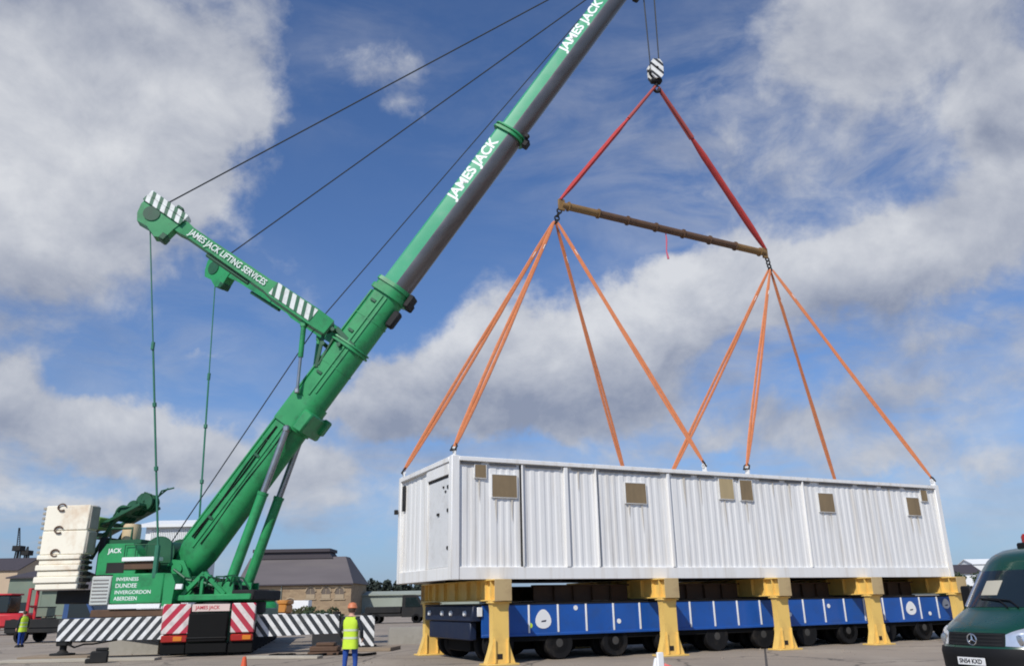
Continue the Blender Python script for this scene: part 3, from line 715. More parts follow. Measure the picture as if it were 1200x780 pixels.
f = MB(SF); f.b2(-4.55, -3.9, -.9, 0, 4.75, 5.25, .05); f.build('valve_box', mat('valve_box_lime', (.20, .38, .08), .5, var=.15), cr)
f = MB(SF); f.b2(-3.6, -1.9, -1.0, .9, 4.121, 4.3, .02); f.tube([(-3.3, -.9, 4.3), (-3.3, -.9, 4.75), (-2.4, -.9, 4.75), (-2.4, -.9, 4.3)], .05, 8); f.build('housing_roof_rail', M['dkgreen'], eng)
# folded backstay gantry with rope sheaves, over the counterweight
ga = Vector((-4.75, 0, 4.5)); gb = Vector((-2.3, 0, 5.72)); gd = (gb-ga).normalized(); gn = Vector((-gd.z, 0, gd.x))
f = MB(SF)
for w in (-.55, .55):
    f.bar(ga+Vector((0, w, 0)), gb+Vector((0, w, 0)), .12, .5, (0, 1, 0)); f.bar(ga+Vector((.5, w, -.9)), gb+Vector((-1.0, w, -.3)), .1, .16, (0, 1, 0))
for t in (.1, .4, .7, .95): f.cyl(ga.lerp(gb, t)+Vector((0, -.6, 0)), ga.lerp(gb, t)+Vector((0, .6, 0)), .09, n=10)
gan = f.build('folded_gantry', M['dkgreen'], cr)
f = MB(SF)
for t, rr in ((.98, .36), (.8, .3), (.62, .34)):
    for w in (-.25, 0, .25): f.lathe([(.06, -.05), (rr, -.05), (rr-.04, 0), (rr, .05), (.06, .05), (.06, -.05)], tuple(ga.lerp(gb, t)+gn*.18+Vector((0, w, 0))), 20, 'y')
f.build('gantry_sheave', M['dkgreen'], gan)
f = MB(SF)
for k in range(9):
    p = ga.lerp(gb, .45+.07*k)+Vector((0, random.uniform(-.5, .5), .25)); f.tube([p, p+gd*.35+gn*random.uniform(.1, .35), p+gd*random.uniform(.55, .9)+gn*random.uniform(.0, .3)], .035, 6)
f.build('hose', M['dkgreen'], gan)
# counterweight stack
zz = [(2.42, 2.66), (2.665, 2.90), (2.905, 3.12), (3.125, 3.34), (3.345, 3.53), (3.535, 3.71), (3.72, 4.62), (4.635, 5.6)]
for i, (z0, z1) in enumerate(zz):
    e = .0 if i > 5 else (.05 if i % 2 else -.02)
    f = MB(SF); f.b2(-5.48-e, -3.62+(0 if i > 5 else -.1), -2.0-e, -1.35, z0, z1, .03)
    f.cm = 0
    o = f.build('counterweight_slab', M['cream'], cr)
    if i > 5:
        q = MB(SF)
        q.b2(-3.619, -3.55, -1.95, -1.4, z0+.05, z1-.05, .02); q.build('edge_rib', M['cwside'], o)
        for k in range(4 if i == 6 else 5):
            q = MB(SF); q.b2(-5.6, -5.482, -2.0, -1.4, z0+.05+k*.19, z0+.15+k*.19, .01); q.build('edge_rib', M['cwside'], o)
    else:
        q = MB(SF); q.b2(-3.719, -3.6+.04*(i % 2), -1.9, -1.4, z0+.03, z1-.05, .01); q.build('edge_rib', M['dark'], o)
for z in (3.78, 4.66, 5.52):
    f = MB(SF); f.tube([(-4.78+.17*math.cos(t), -2.05, z+.13*math.sin(t)) for t in [R(q) for q in range(20, 330, 24)]], .03, 8); f.build('lifting_ring', M['rust'], cr)
f = MB(SF); f.b2(-5.0, -3.4, -1.3, 1.2, 1.9, 2.41, .04); f.build('counterweight_carrier', M['dark'], cr)
f = MB(SF); f.b2(-3.58, -3.3, -1.2, 1.2, 2.36, 4.4, .05); f.build('counterweight_mast', M['dark'], cr)
# pipes and small fittings round the boom foot
f = MB(SF)
for k in range(7):
    p = Vector((.15+.32*k, -1.2, 2.45)); f.tube([p, p+Vector((.12, -.12, .35)), p+Vector((.45, .1, .28+.06*(k % 3))), p+Vector((.7, .2, -.1))], .035, 6)
f.tube([(-.3, -1.15, 3.1), (.35, -1.25, 2.7), (.9, -1.2, 2.62), (1.6, -1.15, 2.4)], .06, 8); f.build('pipework', M['dkgreen'], cr)
f = MB(SF); f.box((.05, -1.5, 2.45), (.55, .12, .2), .02); f.build('work_lamp_box', M['white'], cr)
f = MB(SF); f.b2(.3, 1.5, -.85, .8, 2.13, 2.75, .06); f.b2(1.62, 2.1, -.6, .6, 2.13, 2.5, .05); f.b2(2.2, 3.1, -1.3, 1.35, 1.9, 2.3, .05); f.build('pump_unit', M['dark'], cr)

# boom: nested sections, flat sided with a rounded belly
def bsec(t, H, W, k=14, top=.13):
    pts = [(-W/2+top, H/2), (-W/2, H/2-top)]
    y0 = -.04*H; rb = H/2+y0
    pts += [(-W/2, y0)]
    for i in range(1, k): an = math.pi+math.pi*i/k; pts.append((W/2*math.cos(an), y0+rb*math.sin(an)))
    pts += [(W/2, y0), (W/2, H/2-top), (W/2-top, H/2)]
    return [(t, w, h) for w, h in pts]
def fmats(k=14, belly=1):
    n = k+5+0; out = []
    N_ = len(bsec(0, 1, 1, k))
    for i in range(N_): out.append(belly if 2 <= i < 2+k else 0)
    return out
f = MB(BF); f.loft([bsec(-.35, .85, .8), bsec(.15, 1.22, 1.0), bsec(.9, 1.44, 1.12), bsec(14.0, 1.38, 1.1)]); base = f.build('boom_base', M['green'], cr)
f = MB(BF)
for t0_, t1_, w0_, w1_, h0_, h1_ in ((.9, 6.8, -.60, -.552, .12, .22), (8.4, 13.6, -.60, -.552, .05, .15), (.9, 13.6, -.5, -.42, .69, .76), (8.6, 13.6, -.59, -.552, -.16, -.08)):
    f = MB(BF); f.b2(t0_, t1_, w0_, w1_, h0_, h1_, .01); f.build('side_rail', M['green'], base)
for k, (h_, r_) in enumerate(((.34, .03), (.42, .024), (-.02, .022))):
    f = MB(BF); f.tube([(1.2+i*.6, -.575-.02*math.sin(i*1.3+k), h_+.03*math.sin(i*.9+k*2)) for i in range(10)], r_, 6); f.build('hose', M['black'], base)
for t_ in (3.1, 5.9, 9.9, 12.4):
    f = MB(BF); f.loft([bsec(t_, 1.455, 1.135), bsec(t_+.06, 1.455, 1.135)]); f.build('weld_band', M['green'], base)
for t in (2.2, 5.2, 9.4, 11.6, 13.2): f = MB(BF); f.box((t, -.585, .3), (.12, .08, .28), .02); f.build('clamp', M['dkgreen'], base)
def collar(t, H, W, ln=.3, name='collar', m='green', par=None):
    f = MB(BF); f.loft([bsec(t, H+.26, W+.24), bsec(t+ln*.35, H+.26, W+.24)]); f.loft([bsec(t+ln*.36, H+.12, W+.12), bsec(t+ln*.7, H+.12, W+.12)]); f.loft([bsec(t+ln*.71, H+.26, W+.24), bsec(t+ln, H+.22, W+.2)])
    return f.build(name, M[m], par or cr)
collar(13.7, 1.40, 1.12, .62, par=base); collar(10.9, 1.40, 1.13, .22, par=base)
f = MB(BF); f.loft([bsec(13.5, 1.28, 1.02), bsec(23.3, 1.28, 1.02)], fm=fmats()); s1 = f.build('telescopic_section', [M['ltgreen'], M['belly']], cr)
f = MB(BF); f.loft([bsec(23.1, 1.16, .93), bsec(33.0, 1.16, .93)], fm=fmats()); s2 = f.build('telescopic_section', [M['ltgreen'], M['belly']], cr)
collar(22.95, 1.28, 1.02, .28, par=s1)
for c_, z_, bv in (((23.1, 0, -.84), (.35, .4, .26), .03), ((23.35, -.25, -.76), (.2, .2, .22), .03), ((14.05, 0, -.9), (.6, .6, .26), .05), ((13.0, -.2, -.84), (.8, .4, .36), .12), ((13.9, .35, -.84), (.35, .25, .4), .08)):
    f = MB(BF); f.box(c_, z_, bv); f.build('belly_fitting', M['dark'], cr)
def bface(t, h, W): return BF @ frame((t, -W/2-.003, h), (1, 0, 0), (0, 0, 1), (0, -1, 0))
lettering('boom_lettering', 'JAMES JACK', .64, bface(18.95, .29, 1.02), M['letter'], s1, bold=.03, xs=1.02)
lettering('boom_lettering', 'JAMES JACK', .58, bface(27.9, .28, .93), M['letter'], s2, bold=.03, xs=1.05)
# boom head
f = MB(BF)
for w in (-.5, .5): f.prism([(32.8, -.75), (32.6, .75), (34.0, .7), (34.6, .2), (34.5, -.6), (33.6, -1.15)], w-.05, w+.05)
f.box((33.0, 0, 0), (.3, 1.2, 1.5), .03); hd = f.build('boom_head', M['green'], cr)
f = MB(BF)
for w in (-.3, -.1, .1, .3): f.lathe([(.06, -.06), (.42, -.06), (.36, 0), (.42, .06), (.06, .06), (.06, -.06)], (34.0, w, -.35), 24, 'y')
f.cyl((33.5, -.6, -.9), (33.5, .6, -.9), .16, n=14); f.box((32.6, 0, -.86), (.5, .7, .3), .05); f.build('head_sheave', M['dark'], hd)
# saddle on the boom for the lifting cylinders
f = MB(BF)
f.loft([bsec(6.85, 1.56, 1.3), bsec(8.2, 1.56, 1.3)]); f.box((7.4, 0, -.58), (.95, 2.0, .5), .08); f.box((7.6, .7, -.82), (.7, .4, .3), .06)
f.build('cylinder_saddle', M['green'], base)
for w in (-.8, .8):
    p0 = Vector((1.78, w, 2.25)); p1 = Vector((3.72, w, 8.55)); pm = p0.lerp(p1, .58)
    f = MB(SF); f.cyl(p0, pm, .205, n=24); f.cyl(pm, pm+(p1-p0).normalized()*.12, .225, n=24); f.box(p0, (.5, .5, .5), .12); lc_ = f.build('luffing_cylinder', M['green'], cr)
    f = MB(SF); f.cyl(pm, p1, .135, n=20); f.box(p1, (.28, .3, .3), .08); f.build('piston_rod', M['chrome'], lc_)
    for q in (-.4, .3): f = MB(SF); f.b2(1.45, 2.2, w+q, w+q+.1, 1.95, 2.6, .03); f.build('cylinder_lug', M['green'], lc_)
# Y shaped guying arms off the back of the boom
for sgn in (-1, 1):
    R0 = Vector((5.35, sgn*.55, 12.75)); T0 = Vector((-2.35, sgn*3.05, 18.15))
    ex = (T0-R0).normalized(); ey = Vector((0, 0, 1)).cross(ex); ey = ey.normalized()*1; ez = ex.cross(ey)
    AF = SF @ frame(R0, ex, ey, ez); La = (T0-R0).length      # y here: towards +across for an arm running back
    out = 1 if (ey.y*sgn > 0) else -1                          # which side faces away from the boom plane
    f = MB(AF)
    rings = []
    for x, hh, ww in ((.2, .36, .25), (1.0, .40, .26), (3.0, .36, .25), (3.4, .28, .22), (7.4, .25, .2), (7.7, .3, .22), (La, .3, .22)):
        rings.append([(x, -ww, -hh), (x, ww, -hh), (x, ww, hh), (x, -ww, hh)])
    f.loft(rings); arm = f.build('guy_arm', M['green'], cr, 25)
    yo = out*.27
    stm = stripes('arm_stripes_%s' % ('rising' if sgn < 0 else 'falling'), (.78, .80, .76), (.03, .14, .07), .34, tuple((SF.to_3x3() @ (ex*.9+ez*.42*(-1 if sgn < 0 else 1)))), duty=.55)
    f = MB(AF); f.box((2.05, yo, .03), (2.1, .03, .62), .006); f.build('stripe_panel', stm, arm)
    f = MB(AF); f.b2(7.9, La+.1, -.3, .3, .28, .55, .02); f.b2(7.9, La+.1, out*.3, out*.34, -.02, .27, .01)
    f.build('stripe_panel', stm, arm)
    f = MB(AF)
    f.prism([(8.0, -.28), (8.02, -.85), (8.4, -1.05), (8.9, -.86), (9.4, -.9), (La-.1, -.62), (La+.05, -.2), (La+.05, .27), (7.9, .27)], -.26, .26)
    hs = f.build('sheave_housing', M['green'], arm)
    f = MB(AF); f.lathe([(.08, -.3), (.34, -.3), (.31, -.27), (.31, .27), (.34, .3), (.08, .3)], (9.15, 0, -.3), 24, 'y'); f.build('sheave', M['dkgreen'], hs)
    f = MB(AF); f.box((8.12, 0, -.82), (.3, .56, .34), .05); f.build('rope_guide', M['dkgreen'], hs)
    for c_, z_ in (((5.2, 0, -.36), (2.2, .16, .14)), ((8.5, 0, .66), (.3, .3, .12))): f = MB(AF); f.box(c_, z_, .025); f.build('arm_fitting', M['dkgreen'], arm)
    if sgn < 0:
        lettering('arm_lettering', 'JAMES JACK LIFTING SERVICES', .40, AF @ frame((7.4, out*.255, .0), (-1, 0, 0), (0, 0, 1), (0, out, 0)), M['letter'], arm, bold=.014, xs=.73)
    # strut that holds the arm out
    ps = Vector((4.2, sgn*.95, 13.0)); pe = Vector((4.05, sgn*.8, 10.15)); pm = ps.lerp(pe, .5)
    f = MB(SF); f.cyl(ps, pm, .11, n=14); f.box(ps, (.25, .25, .3), .04); st_ = f.build('arm_cylinder', M['green'], cr)
    f = MB(SF); f.cyl(pm, pe, .065, n=12); f.box(pe, (.2, .2, .25), .04); f.build('piston_rod', M['chrome'], st_)
    # ropes of this arm
    tipr = R0+ex*8.9
    f = MB(SF); he = P0+bt*33.6+bn*.62+Vector((0, sgn*.45, 0))
    f.tube([tipr+Vector((0, 0, .45)), he], .032, 6); f.build('guy_rope', M['rope'], cr)
    top = R0+ex*9.45+Vector((0, 0, -.75)); low = Vector((-.85, sgn*1.55, 4.0)); md = top.lerp(low, .40)
    f = MB(SF); f.tube([top, md], .028, 6); f.cyl(md+Vector((0, 0, .12)), md-Vector((0, 0, .2)), .075, n=8); f.tube([md, low], .042, 6)
    for k in (.3, .62): f.cyl(md.lerp(low, k), md.lerp(low, k+.02), .085, n=8)
    f.cyl(low, low-Vector((0, 0, 1.2)), .1, n=8)
    f.build('backstay_link', M['greenrope'], cr)
f = MB(SF)
for sgn in (-1, 1):
    f.bar((5.5, sgn*.5, 12.9), (6.3, sgn*.55, 12.0), .12, .2); f.bar((5.0, sgn*.5, 13.1), (4.7, sgn*.55, 11.2), .1, .14); f.bar((5.5, sgn*.5, 12.7), (4.8, sgn*.55, 11.3), .08, .08)
for q in ((5.4, 12.8), (5.0, 12.2), (5.7, 12.1)): f.cyl((q[0], -.75, q[1]), (q[0], .75, q[1]), .09, n=10)
f.lathe([(.06, -.1), (.32, -.1), (.27, 0), (.32, .1), (.06, .1), (.06, -.1)], (4.85, 0, 13.2), 20, 'y')
f.build('guy_arm_bracket', M['dkgreen'], cr)
# hoist rope over the boom and down to the hook
hs_ = P0+bt*33.7+bn*.5
f = MB(SF); f.tube([(-1.2, 0, 4.2), (4.62, 0, 13.6)], .024, 6); f.tube([(4.62, 0, 13.6), tuple(hs_)], .024, 6); f.build('hoist_rope', M['rope'], cr)
SFi = SF.inverted()
hkl = SFi @ pt(HK+Vector((0, 0, .7)))
f = MB(SF)
for du, dw in ((-.2, -.12), (.2, .12), (.2, -.1), (-.2, .1)): f.tube([tuple(hkl+Vector((du, dw, 0))), (hkl.x+du*1.3, hkl.y+dw*1.4, 30.15)], .018, 6)
f.build('hoist_rope', M['rope'], cr)

#@@SITE
# ------------------------------------------------------------------ site clutter
def simple(name, f, m, lab, cat, org, grp=None, smooth=38):
    o = f.build(name, m, None, smooth); set_origin(o, org); return tag(o, lab, cat, grp)
OUTX = {(-5.05): 'dark jack plate and pale timber mat under the outrigger foot below the counterweight', 5.75: 'pale timber mat under the outrigger foot behind the man in the yellow vest'}
for e, lab in OUTX.items():
    p = CF @ Vector((e, .95, 0)); f = MB(Matrix.Translation(p) @ Matrix.Rotation(R(4 if e < 0 else -7), 4, 'Z'))
    for k in range(5): f.b2(-1.2, 1.2, -.75+k*.3, -.46+k*.3, 0, .135, .012)
    simple('outrigger_mat', f, M['timber'], lab, 'timber mat', p, 'timber mats under the outriggers')
for x, y, rz, l, w, lab in ((-15.0, 29.6, 3, 5.2, .7, 'long pale plank lying on the ground in front of the striped outrigger'), (-7.9, 29.2, -12, 2.6, .45, 'short pale plank on the ground beside the orange cone'),):
    f = MB(Matrix.Translation((x, y, 0)) @ Matrix.Rotation(R(rz), 4, 'Z')); f.b2(-l/2, l/2, -w/2, w/2, 0, .09, .01)
    simple('plank', f, M['lightmat'], lab, 'plank', (x, y, 0), 'planks lying on the ground')
# steel sheet leaning on blocks below the outrigger
f = MB(Matrix.Translation((-13.9, 28.6, 0)) @ Matrix.Rotation(R(20), 4, 'Z') @ Matrix.Scale(.62, 4)); f.box((0, 0, .3), (.85, .6, .6), .05); f.box((.1, .05, .68), (.6, .4, .16), .05); f.box((-.5, 0, .12), (.3, .5, .24), .04)
simple('tool_chest', f, M['dark'], 'dark steel tool chest on the ground in front of the striped outrigger', 'tool chest', (-13.9, 28.6, 0))
for (x, y, rz, lab) in ((-7.4, 34.2, 8, 'pale concrete block under the striped outrigger beam'), (-5.0, 38.2, 12, 'concrete barrier block between the man in yellow and the trestle'), (-14.9, 33.6, 2, 'long concrete block under the outrigger beside the counterweight')):
    l = 1.5 if x > -10 else 1.9
    f = MB(Matrix.Translation((x, y, 0)) @ Matrix.Rotation(R(rz), 4, 'Z')); f.prism([(-l/2, 0), (-l/2, .62), (l/2, .62), (l/2, 0)], -.35, .35); f.prism([(-l/2+.02, .621), (-l/2+.02, .7), (l/2-.02, .7), (l/2-.02, .621)], -.2, .2)
    simple('concrete_block', f, M['concrete'], lab, 'concrete block', (x, y, 0), 'concrete blocks about the crane')
# hose and cable coils on the ground
f = MB(); pts = [Vector((-8.7+i*.16, 30.2+.5*math.sin(i*.55)+.2*math.sin(i*1.7), .05)) for i in range(24)]; f.tube(pts, .045, 7)
simple('air_hose', f, M['black'], 'black hose snaking over the ground under the outrigger', 'hose', (-7, 30.2, 0))
f = MB(Matrix.Translation((-6.9, 30.9, 0))); f.b2(-.55, .55, -.4, .4, .0, .12, .02); f.b2(-.5, .5, -.35, .35, .125, .3, .03); f.b2(-.3, .35, -.25, .25, .305, .42, .03)
simple('packing_stack', f, M['rust'], 'low stack of rusty packing plates under the outrigger beside the crane tail', 'packing stack', (-6.9, 30.9, 0))
# traffic cones
def cone(x, y, lab):
    t = thing('traffic_cone', (x, y, 0), lab, 'traffic cone', 'traffic cones about the crane')
    T = ROOTM[t]
    f = MB(T); f.b2(-.2, .2, -.2, .2, 0, .04, .015); f.lathe([(.16, .04), (.108, .3)], n=24); f.lathe([(.064, .56), (.035, .74), (.02, .75)], n=24); f.build('body', M['cone'], t)
    f = MB(T); f.lathe([(.110, .301), (.066, .559)], n=24); f.build('reflective_sleeve', M['white'], t)
cone(-5.45, 17.2, 'red and white traffic cone standing behind the crane tail')
def barrier(x, y, rz, lab, w=1.1):
    t = thing('barrier_stand', (x, y, 0), lab, 'barrier', 'red and white barrier stands', R(rz)); T = ROOTM[t]
    for s in (-1, 1):
        f = MB(T); f.bar((s*.02, 0, .92), (s*.3, .02*s, 0), .05, .07); f.build('leg', M['white'], t)
    f = MB(T); f.b2(-.05, .05, -.07, -.03, .0, 1.0, .01); f.build('post', M['white'], t)
    f = MB(T); f.b2(-.052, .052, -.075, -.028, .62, .78, .006); f.build('red_band', M['signred'], t)
    return t
barrier(1.95, 12.0, 20, 'white stand with a red band holding the barrier tape before the trestles')
barrier(-7.4, 12.0, -30, 'white and red barrier stand at the corner of the yard near the planks')
f = MB(); pts = []
for i in range(31):
    t = i/30; p = Vector((1.95, 12.0, .86)).lerp(Vector((5.2, 10.6, .62)), t); p.z -= .28*math.sin(math.pi*t); p.x += .0; pts.append(p)
vs = []
for i, p in enumerate(pts): tw = .5+.8*math.sin(i*.5); vs += [p+Vector((0, .02*math.sin(tw), .035*math.cos(tw))), p-Vector((0, .02*math.sin(tw), .035*math.cos(tw)))]
f.add(vs, [[2*i, 2*i+1, 2*i+3, 2*i+2] for i in range(30)])
tm = stripes('barrier_tape', (.8, .78, .76), (.6, .05, .05), .5, (1, .3, .2))
simple('barrier_tape', f, tm, 'sagging red and white barrier tape strung in front of the trailer', 'barrier tape', (3.6, 11.3, 0))

# ------------------------------------------------------------------ people
def skin_mesh(verts, edges, radii, levels=2):
    me = bpy.data.meshes.new('skin_build'); me.from_pydata(verts, edges, [])
    o = bpy.data.objects.new('skin_build', me); COL.objects.link(o)
    md = o.modifiers.new('Skin', 'SKIN'); md.use_smooth_shade = True
    for i, sv in enumerate(me.skin_vertices[0].data):
        r = radii[i]; sv.radius = r if isinstance(r, tuple) else (r, r); sv.use_root = (i == 0)
    sb = o.modifiers.new('Sub', 'SUBSURF'); sb.levels = levels; sb.render_levels = levels
    dg = bpy.context.evaluated_depsgraph_get()
    out = bpy.data.meshes.new_from_object(o.evaluated_get(dg))
    vs = [tuple(v.co) for v in out.vertices]; fs = [list(p.vertices) for p in out.polygons]
    bpy.data.objects.remove(o); bpy.data.meshes.remove(me); bpy.data.meshes.remove(out)
    return vs, fs
def person(loc, rz, lab, arms, lead=.05, helmet=True, sc=.955):
    """stands on z=0 facing +y; arms = (elbow, wrist) for the arm at +x and for the arm at -x"""
    t = thing('person', loc, lab, 'person', 'workers in yellow vests', rz); t.scale = (sc, sc, sc); T = ROOTM[t]
    V = [(0, 0, .94), (0, -.01, 1.10), (0, 0, 1.28), (0, -.01, 1.44), (0, .0, 1.53), (0, .02, 1.60), (0, .025, 1.67), (0, .02, 1.735)]
    Rr = [(.155, .105), (.145, .10), (.165, .105), (.13, .085), (.06, .06), (.072, .085), (.08, .1), (.055, .07)]
    E_ = [(i, i+1) for i in range(7)]
    def add(p, r, par): V.append(p); Rr.append(r); E_.append((par, len(V)-1)); return len(V)-1
    for s, yl in ((1, lead), (-1, -lead)):
        h = add((s*.10, 0, .86), .095, 0); k = add((s*.115, yl+.02, .48), .064, h); an = add((s*.12, yl-.01, .09), .046, k); add((s*.14, yl+.15, .045), .04, an)
    fingers = []
    for s, (el, wr) in zip((1, -1), arms):
        sh = add((s*.19, -.01, 1.42), .062, 3); e = add(el, .047, sh); w = add(wr, .032, e)
        dirv = (Vector(wr)-Vector(el)).normalized(); pa = Vector(wr)+dirv*.08; add(tuple(pa), (.042, .022), w)
        side = dirv.cross(Vector((s, 0, 0))).normalized(); palm = dirv.cross(side).normalized()
        for j, ln in enumerate((.065, .075, .07, .055)):
            b0 = pa+side*(.027-.018*j); fingers.append(([tuple(b0), tuple(b0+dirv*ln*.55+palm*.008), tuple(b0+dirv*ln+palm*.03)], .009))
        b0 = Vector(wr)+dirv*.03+side*.03; fingers.append(([tuple(b0), tuple(b0+dirv*.035+side*.025), tuple(b0+dirv*.07+side*.022+palm*.015)], .011))
    vs, fs = skin_mesh(V, E_, Rr)
    f = MB(T)
    def reg(c):
        if c.z < .93 and abs(c.x) < .26 and c.y < .4: return 1 if c.z > .11 else 3
        if c.z > 1.49: return 0
        for (el, wr) in arms:
            if (c-Vector(wr)).length < .13 and (c-Vector(el)).length > (Vector(wr)-Vector(el)).length-.02: return 0
        return 2
    for fc in fs:
        pass
    f.add(vs, fs); f.m = [reg(sum((Vector(vs[i]) for i in fc), Vector())/len(fc)) for fc in fs]
    for ch, r in fingers:
        v2, f2 = skin_mesh(ch, [(0, 1), (1, 2)], [r, r*.92, r*.75], 1); f.add(v2, f2, 0)
    # face: nose, brows, ears
    f.lathe([(.001, 0), (.012, .004), (.016, .03), (.006, .05)], (0, .118, 1.60), 8, mi=0)
    for s in (-1, 1):
        f.box((s*.083, .02, 1.635), (.018, .035, .06), .008, mi=0); f.lathe([(.001, -.008), (.009, -.005), (.011, 0), (.009, .005), (.001, .008)], (s*.032, .108, 1.655), 8, 'y', mi=3)
    f.box((0, .112, 1.575), (.045, .012, .012), .005, mi=3)
    body = f.build('body', [M['skin'], M['trouser'], M['jacket'], M['boot']], t, 60)
    # vest: an open fronted shell over the jacket, with tapes
    def torso(z, g=0.0):
        tb = [(.70, .185, .135), (.86, .178, .124), (1.0, .17, .116), (1.15, .168, .115), (1.3, .188, .122), (1.4, .182, .112), (1.47, .13, .09)]
        for (z0, x0, y0), (z1, x1, y1) in zip(tb, tb[1:]):
            if z <= z1: q = (z-z0)/(z1-z0); return (x0+(x1-x0)*q+g, y0+(y1-y0)*q+g)
        return (.13+g, .09+g)
    def ring(z, g):
        ax_, ay_ = torso(z, g); return [(ax_*math.copysign(abs(math.cos(an))**.8, math.cos(an)), -.005+ay_*math.copysign(abs(math.sin(an))**.8, math.sin(an))+.006*mnoise.noise(Vector((an*3, z*9, rz))), z) for an in [2*math.pi*k/28 for k in range(28)]]
    f = MB(T); zs = [.74, .82, .9, 1.0, 1.1, 1.2, 1.3, 1.4, 1.45, 1.485]; f.loft([ring(z, .014) for z in zs], caps=False); f.loft([ring(z, .004) for z in zs], caps=False); ve = f.build('safety_vest', M['hivis'], t, 70)
    for z in (.97, 1.15):
        f = MB(T); f.loft([ring(z, .019), ring(z+.05, .019)], caps=False); f.build('reflective_band', M['reflect'], ve, 70)
    if helmet:
        f = MB(T); f.lathe([(.125, .0), (.13, .012), (.118, .02), (.115, .06), (.09, .11), (.045, .135), (.001, .14)], (0, .02, 1.69), 24); f.box((0, .14, 1.70), (.16, .08, .012), .005); f.build('hard_hat', M['hathelmet'], t, 60)
    f = MB(T); f.lathe([(.078, 0), (.094, .05), (.095, .1), (.06, .15), (.001, .16)], (0, .0, 1.595), 20); f.build('hair', M['hair'], t, 60)
    for s, yl in ((1, lead), (-1, -lead)):
        f = MB(T); f.loft([[(s*.13-.055, yl-.09, 0), (s*.13+.055, yl-.09, 0), (s*.13+.055, yl-.09, .12), (s*.13-.055, yl-.09, .12)], [(s*.13-.06, yl+.03, 0), (s*.13+.06, yl+.03, 0), (s*.13+.055, yl+.03, .14), (s*.13-.055, yl+.03, .14)], [(s*.14-.055, yl+.19, 0), (s*.14+.055, yl+.19, 0), (s*.14+.045, yl+.19, .06), (s*.14-.045, yl+.19, .06)]]); f.build('boot', M['boot'], t, 60)
    return t
person((-3.95, 20.3, 0), R(-14), 'man in yellow vest, orange hard hat and blue trousers standing with his back turned', (((.30, -.03, 1.16), (.24, .16, .98)), ((-.30, -.02, 1.16), (-.27, .12, .96))))
person((-24.1, 41.5, 0), R(60), 'distant worker in bright yellow vest standing on the open ground beyond the counterweight', (((.28, 0, 1.15), (.28, .05, .9)), ((-.28, 0, 1.15), (-.28, .06, .9))), helmet=False)

#@@VAN
# ------------------------------------------------------------------ dark green van
VF_PROF = [(.25, -.16), (.34, -.05), (.46, 0), (.80, .03), (.86, .0), (.90, -.03), (1.08, -.08), (1.13, -.14), (1.20, -.28), (1.30, -.50), (1.40, -.72), (1.44, -.80), (1.75, -1.04), (2.05, -1.29), (2.25, -1.47), (2.36, -1.62), (2.44, -1.85)]
def fx(z):
    for (z0, x0), (z1, x1) in zip(VF_PROF, VF_PROF[1:]):
        if z <= z1: return x0+(x1-x0)*(max(z, z0)-z0)/(z1-z0)
    return VF_PROF[-1][1]
def vw(z): 
    return .955 if z < 1.2 else (.955-.05*((z-1.2)/.9) if z < 2.1 else .905-.10*((z-2.1)/.4)**1.5)
def vsurf(v, z, off=0.0):
    x = fx(z); pull = .42*abs(v)**3.2*(1 if z < 1.0 else max(.55, 1-(z-1.0)*1.2))
    return (x-pull+off*(1-.4*abs(v)), vw(z)*v*(1-.012*abs(v)**8)+off*v*.7, z+off*.4*(z > 1.1))
vq = at(1137, 746, 14.05); van_loc = Vector((vq.x, vq.y, 0)); VH = R(200)
van = thing('parked_van', van_loc, 'dark green panel van with black bumper and clear headlamps parked at the frame edge', 'van', None, VH)
VT = ROOTM[van]
f = MB(VT); nv = 25; zsam = [.25+i*(2.44-.25)/46 for i in range(47)]
grid = [[vsurf(-1+2*k/(nv-1), z) for k in range(nv)] for z in zsam]
xr = [-1.85, -2.3, -3.2, -4.2, -5.2, -5.55, -5.72, -5.76]; zr = [2.44, 2.5, 2.53, 2.53, 2.5, 2.44, 2.2, .35]
for x, z in list(zip(xr, zr))[1:]:
    row = []
    for k in range(nv):
        v = -1+2*k/(nv-1); w = vw(min(z, 2.44)) if z < 2.4 else .80
        row.append((x-(.0 if x > -5.5 else -.05*abs(v)**4), w*v, z-(.06*abs(v)**6 if z > 2.3 else 0)))
    grid.append(row)
n = len(grid)
f.add([p for r in grid for p in r], [[j*nv+k, j*nv+k+1, (j+1)*nv+k+1, (j+1)*nv+k] for j in range(n-1) for k in range(nv-1)])
for k in (0, nv-1):
    pl = [grid[j][k] for j in range(n)]; s = -1 if k == 0 else 1
    # flank as strips from the front outline back to the tail
    vs = []; fs = []
    zz_ = [.3+i*.1 for i in range(22)]
    for z in zz_:
        xe = vsurf(s, z)[0]
        for q in range(9): x = xe+(-5.74-xe)*q/8; vs.append((x, s*vw(z)*(.988), z))
    fs = [[i*9+q, i*9+q+1, (i+1)*9+q+1, (i+1)*9+q] for i in range(21) for q in range(8)]; f.add(vs, fs)
f.build('body', M['vangreen'], van, 42)
